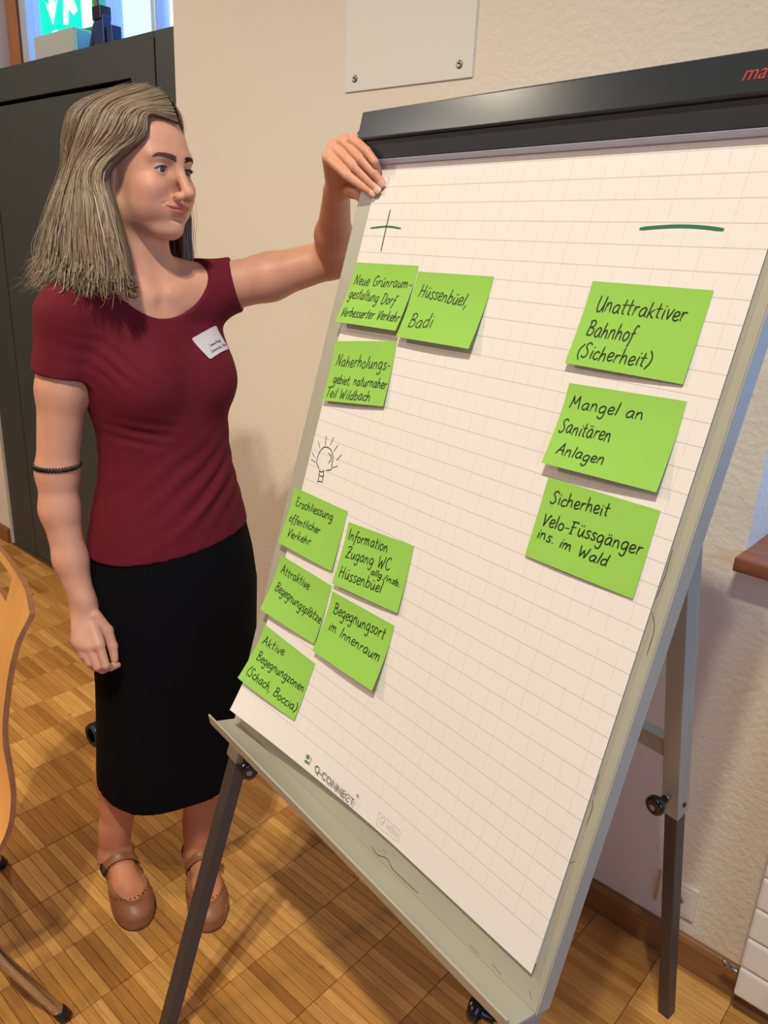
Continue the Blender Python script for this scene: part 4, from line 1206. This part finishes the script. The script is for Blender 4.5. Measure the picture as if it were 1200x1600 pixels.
def refine(me, test):
    bm = NB(); bm.from_mesh(me)
    m = test(mesh_co(me)); ev = np.empty(len(me.edges)*2, np.int32); me.edges.foreach_get('vertices', ev); ev = ev.reshape(-1, 2)
    sel = m[ev[:,0]] & m[ev[:,1]]
    bm.edges.ensure_lookup_table()
    bmesh.ops.subdivide_edges(bm, edges=[bm.edges[i] for i in np.where(sel)[0]], cuts=1, use_grid_fill=True)
    bm.to_mesh(me); bm.free()
refine(me, lambda V: in_hand(V) | in_head(V))
refine(me, in_face)
V = mesh_co(me)
sel = in_hand(V) | in_head(V)
V[sel] = project(V[sel], BODY, 3)
me.vertices.foreach_set('co', V.astype(np.float32).ravel()); me.update()
# skin tint: face, lips, knuckles
base = np.array(lin(214, 155, 124)[:3])
col = np.tile(base, (len(V), 1))
Q = ((V-HO) @ HR)/HS
def blob(c, r, colr, amt):
    d = np.sqrt((((Q-np.array(c))/np.array(r))**2).sum(1)); w = np.clip(1.25-d, 0, 1)[:,None]*amt
    global col
    col = col*(1-w) + np.array(lin(*colr)[:3])*w
for s in (-1, 1):
    blob((.060, s*.042, -.032), (.03, .028, .024), (212, 136, 114), .5)
    blob((.070, s*.0305, -.014), (.02, .018, .007), (176, 112, 92), .4)
blob((.108, 0, -.036), (.016, .014, .014), (212, 140, 116), .5)
lipm = (np.abs(Q[:,1]) < .0295) & (Q[:,0] > .072)
zt = -.0553 - .0030*np.clip(np.abs(Q[:,1])/.029, 0, 1)**1.6 ; zb = -.0722 + .0125*np.clip(np.abs(Q[:,1])/.029, 0, 1)**1.6
lw = np.clip((zt-Q[:,2])/.0012+.5, 0, 1)*np.clip((Q[:,2]-zb)/.0014+.5, 0, 1)*lipm
col = col*(1-.8*lw[:,None]) + np.array(lin(182, 92, 84)[:3])*.8*lw[:,None]
legs = np.clip((.45-V[:,2])/.1, 0, 1)[:,None]*.85
col = col*(1-legs) + np.array(lin(204, 130, 86)[:3])*legs
ca = me.color_attributes.new('tint', 'FLOAT_COLOR', 'POINT')
ca.data.foreach_set('color', np.concatenate([col, np.ones((len(col), 1))], 1).astype(np.float32).ravel())
body = mobj('body', me, M_skin, person, smooth=True)

# finger nails
M_nail = mat('finger nail', (226, 176, 152), rough=.3, spec=.5)
def nail(parent, tip, prev, outward, w=.0052, l=.0085):
    tip = Vector(tip); d = (tip - Vector(prev)).normalized(); n = Vector(outward); n = (n - d*n.dot(d)).normalized(); s = d.cross(n)
    bm = NB(); rows = []
    for i in range(5):
        a = -.35+i/4*1.25; ww = w*(1 if i < 4 else .75)
        rows.append([bm.verts.new(tip + d*(a*l - .001) + s*(ww*k/2) + n*(.0062 - .0016*(k/2)**2 - (.0008 if i == 4 else 0))) for k in (-2, -1, 0, 1, 2)])
    for i in range(4):
        for k in range(4): bm.faces.new((rows[i][k], rows[i][k+1], rows[i+1][k+1], rows[i+1][k]))
    bmesh.ops.recalc_face_normals(bm, faces=bm.faces)
    return obj('finger_nail', bm, M_nail, parent, smooth=True)
for ch in LFING: nail(body, ch[3], ch[2], BN*1.0 + Vector((-.1, 0, .25)))
nail(body, RFING[0][3], RFING[0][2], (.4, -.3, -.9), .0048, .0075)

# ------------------------------------------------------------------ face details
M_eye = mat('eye white', (204, 194, 188), rough=.15, spec=.6, coat=.4)
M_iris = mat('grey green iris', (58, 62, 56), rough=.2, var=.35, scale=300, coat=.6)
M_pupil = mat('pupil', (8, 8, 9), rough=.1, coat=.6)
M_brow = mat('dark brown brow hair', (84, 52, 36), rough=.6, var=.3, scale=400)
M_lash = mat('black mascara', (14, 11, 10), rough=.6)
for s in (-1, 1):
    c = np.array((.0665, s*.0305, -.0010))
    g = rot_frame(math.radians(3), math.radians(-4))
    R4 = Matrix([tuple(r) for r in (HR @ g)]).to_4x4(); R4.translation = Vector(hw(c))
    fr = R4 @ Matrix.Rotation(math.radians(90), 4, 'Y')      # local z becomes the gaze axis
    r = .0130*HS
    eye = obj('eye', lathe(NB(), [(max(1e-5, r*math.sin(a)), r*math.cos(a)) for a in np.linspace(math.pi-.01, .01, 18)], fr, 24), M_eye, person, smooth=True)
    ir = obj('iris', lathe(NB(), [(.0063, r*.845)] + [(r*1.012*math.sin(a), r*1.012*math.cos(a)) for a in np.linspace(.53, .02, 7)], fr, 22), M_iris, eye, smooth=True)
    obj('pupil', lathe(NB(), [(.0024, r*.98)] + [(r*1.02*math.sin(a), r*1.02*math.cos(a)) for a in np.linspace(.19, .02, 4)], fr, 16), M_pupil, eye, smooth=True)
    # lashes along the upper lid edge
    bm = NB()
    for t in np.linspace(-.95, .97, 26):
        yy = abs(t); q = np.array((0, t*.0130, .0053*(1-yy**2.2)+.0002)); q[0] = math.sqrt(max(1e-9, .0144**2-q[1]**2-q[2]**2))
        p0 = c+q; out = np.array((.0040, t*.0022 + (s*t > 0)*s*.0014, .0022))*(.7+.5*max(0, s*t))
        tube(bm, [hw(p0), hw(p0+out*.5+np.array((0, 0, -.0002))), hw(p0+out)], [.00042, .00032, .0001], 4, caps=False)
    tube(bm, [hw(c+np.array((math.sqrt(max(1e-9, .0146**2-(t*.0135)**2-(.0053*(1-abs(t)**2.2))**2)), t*.0135, .0053*(1-abs(t)**2.2)+.0003))) for t in np.linspace(-1, 1, 13)], .0008, 5)
    obj('eyelashes', bm, M_lash, person)
    # brow
    bm = NB()
    cl = [(.0870, s*.0095, .0180), (.0868, s*.0150, .0196), (.0835, s*.0250, .0215), (.0775, s*.0350, .0222), (.0710, s*.0420, .0208)]
    cl = [np.array(p) for p in smooth_line(cl, 6)]
    P = project(np.array([hw(p) for p in cl]), BODY, 6, lim=.01)
    for _ in range(6): P[1:-1] = (P[:-2]+P[1:-1]*2+P[2:])/4
    rnd = random.Random(5+s); Q0, Q1 = [], []
    upv = HR[:,2]; fwd = HR[:,0]
    for i in range(620):
        t = rnd.random()**.9; k = t*(len(P)-1); a = int(min(k, len(P)-2)); b0 = P[a]+(P[a+1]-P[a])*(k-a)
        tan = (P[min(a+2, len(P)-1)]-P[max(a-1, 0)]); tan /= np.linalg.norm(tan)
        wdt = .0040*(1-t)**.6+.0009
        q0 = b0 + upv*rnd.uniform(-1, 1)*wdt
        Q0.append(q0); Q1.append(q0 + tan*rnd.uniform(.004, .007) + upv*rnd.uniform(-.0006, .0012)*(1-t))
    Q0 = project(np.array(Q0), BODY, 3, lim=.01); Q1 = project(np.array(Q1), BODY, 3, lim=.01)
    for q0, q1 in zip(Q0, Q1):
        tube(bm, [q0, (q0+q1)/2 + fwd*.0006, q1 + fwd*.0005], [.00045, .00042, .00012], 3, caps=False)
    obj('eyebrow', bm, M_brow, person)

# ------------------------------------------------------------------ t-shirt
M_shirt = mat('burgundy jersey', (104, 24, 37), rough=.85, var=.05, scale=6, spec=.2, bump=.0004, bscale=900)
def shirt_sdf():
    S = Sdf()
    st = [(.86,-1.352,.866,.186,.137),(.911,-1.354,.865,.179,.130),(.96,-1.355,.865,.168,.122),(1.03,-1.356,.865,.149,.110),(1.08,-1.357,.864,.142,.104),(1.131,-1.358,.863,.141,.105),(1.20,-1.364,.855,.148,.108),(1.27,-1.372,.843,.154,.108),(1.33,-1.380,.836,.152,.098),(1.375,-1.388,.834,.127,.082),(1.41,-1.392,.836,.085,.067)]
    S.loft(st, .02)
    add_bust(S, .0045, .045); add_shoulders(S, .007, .035)
    def sleeve(a, b, r0, r1, cut, k):
        a = np.array(a); b = np.array(b); T = Sdf(); e = a+(b-a)*1.6; T.cone(a, e, r0, r1, 0); fn = T.P[0][0]
        d = (b-a)/np.linalg.norm(b-a)
        S.add(lambda x, y, z: np.maximum(fn(x, y, z), (x-a[0])*d[0]+(y-a[1])*d[1]+(z-a[2])*d[2]-cut), T.P[0][1], T.P[0][2], k)
    sleeve(RSH, (-1.398, .673, 1.22), .0540, .0570, .106, .022)
    sleeve(LSH, (-1.255, 1.055, 1.432), .0555, .0530, .060, .022)
    base = S.P[:]
    def cuts(x, y, z):
        # everything that is not shirt: below the hem and inside the neckline
        hem = (.898 + .012*np.clip((y-.865)/.2, -1, 1) + .006*np.sin(9*(y-.8))) - z
        # scoop neck: ellipse seen from the front, higher at the back
        fr = np.clip((x+1.40)/.08, 0, 1)
        zc = 1.475; hz = .122*fr + .052*(1-fr); hy = .108
        nk = 1-np.sqrt(((y-.838)/hy)**2+((z-zc)/hz)**2)
        nk = np.where(z > zc, 1-np.abs(y-.838)/hy, nk)*.07
        return np.maximum(hem, nk)
    def folds(x, y, z):
        th = np.arctan2(y-.865, x+1.357)
        w = np.exp(-((z-1.03)/.075)**2)
        n = np.sin(th*2.3+z*17)*.8 + np.sin(th*5.1-z*11)*.4
        a = np.sin((z-.082*th)*2*math.pi/.046 + n)*.0030*w*(.55+.45*np.sin(th*1.7+1.0))
        # soft drape below the bust and at the arm pits
        w2 = np.exp(-((z-1.285)/.045)**2)*np.exp(-((th+1.05)/.38)**2)
        a += np.sin((z+.11*th)*2*math.pi/.028)*.0022*w2
        w3 = np.exp(-((z-1.14)/.03)**2)*np.exp(-((th+.9)/.5)**2)
        a += np.sin((z+.03*th)*2*math.pi/.024+.6)*.0018*w3
        a += .004*np.exp(-((z-(.985+.085*th))/.010)**2)*np.exp(-((th-.1)/.75)**2)
        return a
    lo_ = (-1.52, .60, .86); hi_ = (-1.18, 1.12, 1.50)
    def final(x, y, z): return cuts(x, y, z)
    S.add(lambda x, y, z: -(S_field(base, x, y, z) - folds(x, y, z)), lo_, hi_, 0, 'sub2')
    return S, base, cuts, folds
def S_field(P, x, y, z):
    shp = np.broadcast(x, y, z).shape
    d = np.full(shp, 1.0)
    for fn, lo_, hi_, k, op in P: d = smin(d, fn(x, y, z), k)
    return d
def mesh_from_field(fn, lo, hi, h):
    lo = np.array(lo, float); n = np.ceil((np.array(hi)-lo)/h).astype(int)+1
    ax = [lo[i]+h*np.arange(n[i]) for i in range(3)]
    D = np.empty(n, f32)
    for i in range(0, n[0], 12):
        D[i:i+12] = fn(ax[0][i:i+12][:,None,None], ax[1][None,:,None], ax[2][None,None,:])
    D[0] = 1; D[-1] = 1; D[:,0] = 1; D[:,-1] = 1; D[:,:,0] = 1; D[:,:,-1] = 1
    return surface_nets(D, lo, h)
S_, base_P, cuts, folds = shirt_sdf()
V, F = mesh_from_field(lambda x, y, z: np.maximum(S_field(base_P, x, y, z) - folds(x, y, z), cuts(x, y, z)), (-1.53, .60, .865), (-1.17, 1.12, 1.50), .0034)
V = relax(V, F, 2)
shirt = mobj('t_shirt', mesh_np('t_shirt', V, F), M_shirt, person, smooth=True)

# ------------------------------------------------------------------ skirt
M_skirt = mat('black ribbed knit', (8, 8, 11), rough=.9, var=.1, scale=20, spec=.12, bump=.0006, bscale=120, stretch=(3, 3, .15))
SK = Sdf()
SK.loft([(.255,-1.356,.863,.198,.156),(.34,-1.356,.864,.197,.154),(.44,-1.355,.866,.193,.150),(.565,-1.353,.868,.190,.147),(.70,-1.352,.870,.192,.147),(.77,-1.351,.871,.192,.146),(.85,-1.352,.868,.184,.139),(.92,-1.354,.866,.171,.126),(1.0,-1.356,.864,.150,.110)], .02)
def skirt_f(x, y, z):
    d = SK.P[0][0](x, y, z)
    th = np.arctan2(y-.866, x+1.354)
    d = d - .0035*np.sin(th*6+1.2+z*2)*np.clip((.8-z)/.4, 0, 1) - .0008*np.sin(th*60)*np.clip((z-.75)/.12, 0, 1)
    hem = .306 + .004*np.sin(th*3+.5) - z
    inner = d + .008
    d = np.maximum(d, hem)
    return np.maximum(d, -np.maximum(inner, z-.50))
V, F = mesh_from_field(skirt_f, (-1.54, .64, .25), (-1.17, 1.10, 1.0), .004)
V = relax(V, F, 1)
mobj('skirt', mesh_np('skirt', V, F), M_skirt, person, smooth=True)

# ------------------------------------------------------------------ shoes
M_shoe = mat('tan leather', (150, 96, 60), rough=.42, var=.12, scale=14, bump=.0004, bscale=160, spec=.45)
M_sole = mat('brown sole', (108, 66, 40), rough=.6)
M_insole = mat('shoe punch holes', (58, 32, 20), rough=.8)
M_buckle = mat('antique brass buckle', (66, 54, 46), rough=.35, metal=.8)
FT = Sdf(); add_foot(FT, (np.eye(3), np.zeros(3), 1.0), .0045, .02)
def foot_d(x, y, z): return S_field(FT.P, x, y, np.maximum(z, .027))
def topline(x, y, z):
    """positive where the upper is cut away"""
    th = 1-np.sqrt(((x-.134)/.054)**2+((y-.002)/(.0275+.006*np.clip((z-.04)/.04, 0, 1)))**2)
    vamp = np.where(z > .030, th*.03, -1)
    col_ = z - (.078 - .010*np.clip(x/.05, 0, 1) - .012*np.clip((x-.05)/.06, 0, 1))
    return np.maximum(vamp, col_)
Vs, Fs = mesh_from_field(lambda x, y, z: np.maximum(np.maximum(foot_d(x, y, z), topline(x, y, z)), .0065-z), (-.02, -.06, 0), (.265, .065, .12), .0022)
Vs = relax(Vs, Fs, 2)
def strap_f(x, y, z):
    ax = x - .096 - (z-.075)*.30 - y*.12
    sh = np.abs(foot_d(x, y, z)-.0015)-.0014
    return np.maximum(np.maximum(sh, np.abs(ax)-.0095), .034-z)
Vt, Ft = mesh_from_field(strap_f, (.03, -.07, .03), (.15, .07, .14), .0015)
Vt = relax(Vt, Ft, 1)
def sole_f(x, y, z):
    pl = foot_d(x, y, np.full_like(z, .030)+0*x)
    t = np.where(x < .085, .022, .0095+.0125*np.clip((.125-x)/.04, 0, 1))
    cut = np.where((x > .078) & (x < .15), .012*np.clip(np.minimum(x-.078, .15-x)/.02, 0, 1)-z, -1)
    return np.maximum(np.maximum(np.maximum(pl+.0012, z-t), -z+.0004), cut)
Vo, Fo = mesh_from_field(sole_f, (-.02, -.06, -.004), (.265, .065, .04), .0025)
Vo = relax(Vo, Fo, 1)
mes = {'shoe': mesh_np('shoe', Vs, Fs), 'strap': mesh_np('strap', Vt, Ft), 'sole': mesh_np('sole', Vo, Fo)}
for n_, m_ in (('shoe', M_shoe), ('strap', M_shoe), ('sole', M_sole)):
    mes[n_].materials.append(m_); mes[n_].polygons.foreach_set('use_smooth', [True]*len(mes[n_].polygons))
# punched holes round the opening, as little dark slots
FT2 = Sdf(); add_foot(FT2, (np.eye(3), np.zeros(3), 1.0), .0048, .02)
def holes(bm, pts, dirs):
    P = project(np.array(pts), FT2, 6, lim=.02)
    for p, d in zip(P, dirs):
        d = Vector(d).normalized(); n = Vector((0, 0, .6)) + Vector((p[0]-.12, p[1], 0)).normalized()*.5; n.normalize(); s = d.cross(n).normalized()
        c = Vector(p) + n*.0004
        bm.faces.new([bm.verts.new(c + d*a*.0032 + s*b*.0011) for a, b in ((-1, 0), (-.4, 1), (.4, 1), (1, 0), (.4, -1), (-.4, -1))])
bm = NB(); pts, dirs = [], []
for a in np.linspace(-2.25, 2.25, 25):
    r = 1.0
    pts.append((.134+.0645*r*math.cos(a), .002+.0385*r*math.sin(a), .045)); dirs.append((math.cos(a)*.6-math.sin(a)*.4, math.sin(a)*.6+math.cos(a)*.4, 0))
holes(bm, pts, dirs)
bmesh.ops.recalc_face_normals(bm, faces=bm.faces)
me_h = bpy.data.meshes.new('punched_holes'); bm.to_mesh(me_h); bm.free(); me_h.materials.append(M_insole)
for key in 'RL':
    R, o, sc = foot_T(key)
    mw = Matrix([tuple(r) for r in R]).to_4x4(); mw.translation = Vector(o)
    if key == 'L': mw = mw @ Matrix.Diagonal((1, -1, 1, 1))
    sh_o = bpy.data.objects.new('shoe', mes['shoe']); put(sh_o, person, mw)
    for n_ in ('strap', 'sole'):
        put(bpy.data.objects.new(n_, mes[n_]), sh_o, mw)
    put(bpy.data.objects.new('punched_holes', me_h), sh_o, mw)
    # buckle on the outer side
    bp_ = project(np.array([(.092, -.046, .066)]), FT2, 8, lim=.02)[0]
    bn_ = (FT2.at(bp_+np.eye(3)*.001)-FT2.at(bp_-np.eye(3)*.001)); bn_ /= np.linalg.norm(bn_)
    bmk = NB(); ring = [Vector((a, b, 0)) for a, b in ((-.010, -.0115), (-.004, -.0135), (.004, -.0135), (.010, -.0115), (.012, 0), (.010, .0115), (.004, .0135), (-.004, .0135), (-.010, .0115), (-.012, 0))]
    tl_ = frame_at(Vector(bp_) + Vector(bn_)*.0042, bn_, (.3, 0, 1))
    ring = [tl_ @ v for v in ring]
    tube(bmk, ring + [ring[0], ring[1]], .0019, 8, caps=False)
    tube(bmk, [tl_ @ Vector((0, -.0125, .001)), tl_ @ Vector((0, .0125, .001))], .0013, 6)
    me_b = bpy.data.meshes.new('buckle'); bmk.to_mesh(me_b); bmk.free(); me_b.materials.append(M_buckle)
    me_b.polygons.foreach_set('use_smooth', [True]*len(me_b.polygons))
    put(bpy.data.objects.new('buckle', me_b), sh_o, mw)

# ------------------------------------------------------------------ bracelet (coiled hair tie) on the right upper forearm
M_tie = mat('black coiled hair tie', (20, 14, 14), rough=.3)
bm = NB(); pts = []
bc = np.array((-1.411, .6565, 1.074)); axis = Vector((.02, -.02, 1)).normalized(); e1 = axis.cross(Vector((0, 1, 0))).normalized(); e2 = axis.cross(e1)
for i in range(48*8+1):
    a = 2*math.pi*i/(48*8); tw = 2*math.pi*i/8
    rr = .0405 + .0032*math.cos(tw)
    pts.append(Vector(bc) + (e1*math.cos(a)+e2*math.sin(a))*rr + axis*(.0036*math.sin(tw)))
tube(bm, pts, .0022, 5, caps=False)
obj('bracelet', bm, M_tie, person, smooth=True)

# ------------------------------------------------------------------ name badge stuck on the shirt
SHB = Sdf(); SHB.P = base_P
bc4 = [np.array(p) for p in [(-1.2806, .8814, 1.3154), (-1.2929, .9489, 1.3376), (-1.2865, .9750, 1.2905), (-1.2555, .9059, 1.2770)]]
M_badge = mat('white badge sticker', (214, 204, 204), rough=.6)
def badge_pt(a, b, off):
    p = bc4[0]*(1-a)*(1-b) + bc4[1]*a*(1-b) + bc4[2]*a*b + bc4[3]*(1-a)*b
    return p
NBU, NBV = 20, 16
gp = np.array([badge_pt(i/NBU, j/NBV, 0) for j in range(NBV+1) for i in range(NBU+1)])
gp = project(gp, SHB, 8, lim=.03)
gn = np.stack([(SHB.at(gp+np.eye(3)[i]*.001)-SHB.at(gp-np.eye(3)[i]*.001)) for i in range(3)], 1); gn /= np.linalg.norm(gn, axis=1, keepdims=True)
gp2 = gp + gn*.0016
def badge_at(a, b, off):
    x = a*NBU; y = b*NBV; i = int(min(max(x, 0), NBU-1)); j = int(min(max(y, 0), NBV-1)); fx, fy = x-i, y-j
    g = lambda ii, jj: gp2[jj*(NBU+1)+ii]+gn[jj*(NBU+1)+ii]*off
    return Vector(g(i, j)*(1-fx)*(1-fy)+g(i+1, j)*fx*(1-fy)+g(i+1, j+1)*fx*fy+g(i, j+1)*(1-fx)*fy)
bm = NB(); vt = {}
def rc(a, b):
    # round the corners
    r = .07
    for ca_, cb_ in ((r, r), (1-r, r), (r, 1-r), (1-r, 1-r)):
        if (a-ca_)*(ca_-.5) > 0 and (b-cb_)*(cb_-.5) > 0:
            dx, dy = a-ca_, b-cb_; L_ = math.hypot(dx, dy)
            m_ = max(abs(dx), abs(dy))
            if L_ > 1e-6: return ca_+dx/L_*m_, cb_+dy/L_*m_
    return a, b
nu_, nv_ = 28, 22
for j in range(nv_+1):
    for i in range(nu_+1): vt[i, j] = bm.verts.new(badge_at(*rc(i/nu_, j/nv_), 0))
for j in range(nv_):
    for i in range(nu_): bm.faces.new((vt[i, j], vt[i, j+1], vt[i+1, j+1], vt[i+1, j]))
bmesh.ops.recalc_face_normals(bm, faces=bm.faces)
badge = obj('name_badge', bm, M_badge, person, smooth=True)
bm = NB()
def badge_text(txt, x0, y0, x1, y1, hgt, w):
    for p in write(txt, x0, y0, x1, y1, hgt):
        tmp = NB(); ribbon(tmp, [(a, b) for a, b in p], w, lambda x, y: 0)
        mp = {v: bm.verts.new(badge_at(v.co.x, v.co.y, .0004)) for v in tmp.verts}
        for f in tmp.faces: bm.faces.new([mp[v] for v in f.verts])
        tmp.free()
badge_text('Serena Brogi', .34, .62, .80, .60, -.10, .014)
badge_text('Gemeinde  Nau', .20, .86, .93, .84, -.13, .012)
bmesh.ops.recalc_face_normals(bm, faces=bm.faces)
obj('badge_writing', bm, M_pen, badge)

# ------------------------------------------------------------------ hair
def hair_material():
    m = mat('dark blond hair', (150, 122, 84), rough=.42, spec=.45)
    N, L, p = nodes(m)
    at = N.new('ShaderNodeVertexColor'); at.layer_name = 'tone'
    L.new(at.outputs['Color'], p.inputs['Base Color'])
    p.inputs['Anisotropic'].default_value = .3
    return m
M_hair = hair_material()
def hull(psi, s, t, z):
    """point of the hair outline at angle psi (0 front, pi back) and height z"""
    zz = min(1.0, max(0.0, (z-.032)/(.084+t)))
    k = math.sqrt(max(0.0, 1-zz*zz))
    return np.array((-.018+(.097+t)*math.cos(psi)*k, s*(.073+t)*math.sin(psi)*k, z))
def guide(u, s, thick, jit=None, length=1.0, curl=0.0):
    """u 0 front .. 1 back; thick 0 inner .. 1 outer"""
    j = jit or (lambda a: 0.0)
    phi = math.radians(31 + 129*u)
    t0 = .008+.018*thick
    p0 = np.array((-.018+(.097+t0)*math.cos(phi), .010 + s*.003, .032+(.084+t0)*math.sin(phi)))
    psi1 = math.radians(41+135*u**.9); psi2 = math.radians(75+103*u**.95)
    a0 = math.radians(30+140*u)
    t1 = .008+.022*thick; t2 = .008+.030*thick
    far = 1.0 if s > 0 else 0.0; ff = max(0.0, 1-u/.35); fr_ = max(0.0, 1-u/.16)
    t1 -= fr_*.012*thick; p0 = p0 - np.array((.006, 0, .010))*fr_*thick
    t1 -= far*ff*.010; t2 -= far*ff*.010
    q1 = hull(math.radians(33+10*far+142*u-10*far*u), s, t1, .085 + .011*min(1.0, u*3.2) - .004*u)
    q2 = hull(psi1 + math.radians(24)*far*ff, s, t1+.003*thick, .048)
    q3 = hull(psi2, s, t2, -.012)
    # falling part
    back = max(0.0, (math.degrees(psi2)-80)/98)
    fl = (.010 + .042*math.sin(min(1, back*1.15)*math.pi)**.7 + .012*back)
    o = np.array((math.cos(psi2), s*math.sin(psi2), 0))
    fw = (.046-.052*far)*max(0.0, 1-back/.45)
    q4 = q3*np.array((1, 1, 0)) + o*(fl*.45+.004*thick) + np.array((.004+fw*.35, 0, -.078))
    q5 = q3*np.array((1, 1, 0)) + o*(fl*.85+.004*thick) + np.array((.006+fw*.8, 0, -.145))
    zl = -.205 + .018*back
    q6 = q3*np.array((1, 1, 0)) + o*(fl*1.0+.003*thick+curl) + np.array((.010+fw, 0, zl*length))
    if u < .25:
        f = (.25-u)/.25
        q2 = q2 + np.array((-.004, s*.002, 0))*f
    q7 = q6 + o*(curl*.9+.003) + np.array((.012*max(0.0, 1-back/.4), 0, -.016+.010*max(0.0, 1-back/.4)))
    pts = [p0, q1, q2, q3, q4, q5, q6, q7]
    if jit: pts = [p + np.array((j(.0030), j(.0030), j(.003)))*(0.25+.22*min(i, 5)) for i, p in enumerate(pts)]
    return smooth_line(pts, 4)
tones = [np.array(lin(*c)[:3]) for c in ((108, 88, 66), (130, 108, 82), (148, 126, 98), (170, 148, 118), (194, 174, 142), (98, 80, 60))]
hv, hf, hc = [], [], []; hair_n = 0
def add_strand(pts, rad, tone, n=4):
    P = np.array([hw(p) for p in pts]); m = len(P)
    T_ = np.gradient(P, axis=0); T_ /= np.linalg.norm(T_, axis=1, keepdims=True)
    ref = P - (HO + np.array((-.02, 0, 0))); ref[:,2] *= .2
    A = np.cross(T_, ref); A /= np.maximum(1e-9, np.linalg.norm(A, axis=1, keepdims=True)); C = np.cross(A, T_)
    b = len(hv)*1
    prof = np.interp(np.linspace(0, 1, m), [0, .08, .5, .85, 1], [.35, .9, 1.0, .75, .12])*rad
    global hair_n
    base_i = hair_n; hair_n += m*n
    ring = [P + (A*math.cos(2*math.pi*k/n)*1.5 + C*math.sin(2*math.pi*k/n)*.6)*prof[:,None] for k in range(n)]
    hv.append(np.stack(ring, 1).reshape(-1, 3))
    i = np.arange(m-1)[:,None]*n; k = np.arange(n)[None,:]
    q = np.stack([i+k, i+(k+1) % n, i+n+(k+1) % n, i+n+k], 2).reshape(-1, 4) + base_i
    hf.append(q)
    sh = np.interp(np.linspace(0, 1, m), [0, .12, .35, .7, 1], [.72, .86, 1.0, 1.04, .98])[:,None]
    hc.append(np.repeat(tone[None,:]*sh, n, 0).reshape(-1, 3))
rh = random.Random(11)
def J(a): return rh.uniform(-a, a)
base_n = 0
for s in (-1, 1):
    # dense inner layer, then outer locks, then fine stray hairs
    for i in range(330):
        u = (i+rh.random())/330
        add_strand(guide(u, s, .35+.15*rh.random(), J, rh.uniform(.9, 1.0)), .0042, tones[rh.choice((0, 0, 1, 5))])
    for i in range(1900):
        u = rh.random()
        th = rh.uniform(.45, 1.0)
        add_strand(guide(u, s, th, J, rh.uniform(.84, 1.03), rh.uniform(-.014, .014)), rh.uniform(.0005, .0014), tones[rh.choice((0, 1, 1, 2, 2, 2, 3, 3, 4))]*rh.uniform(.88, 1.12))
    J2 = lambda a: rh.gauss(0, a*1.3)
    for i in range(160):
        add_strand(guide(rh.random(), s, rh.uniform(.8, 1.25), J2, rh.uniform(.8, 1.1), rh.uniform(-.01, .025)), .00035, tones[rh.choice((2, 3, 4))], 3)
V = np.concatenate(hv); F = None
Fq = np.concatenate([f for f in hf])
me = mesh_np('hair', V, Fq)
ca = me.color_attributes.new('tone', 'FLOAT_COLOR', 'POINT')
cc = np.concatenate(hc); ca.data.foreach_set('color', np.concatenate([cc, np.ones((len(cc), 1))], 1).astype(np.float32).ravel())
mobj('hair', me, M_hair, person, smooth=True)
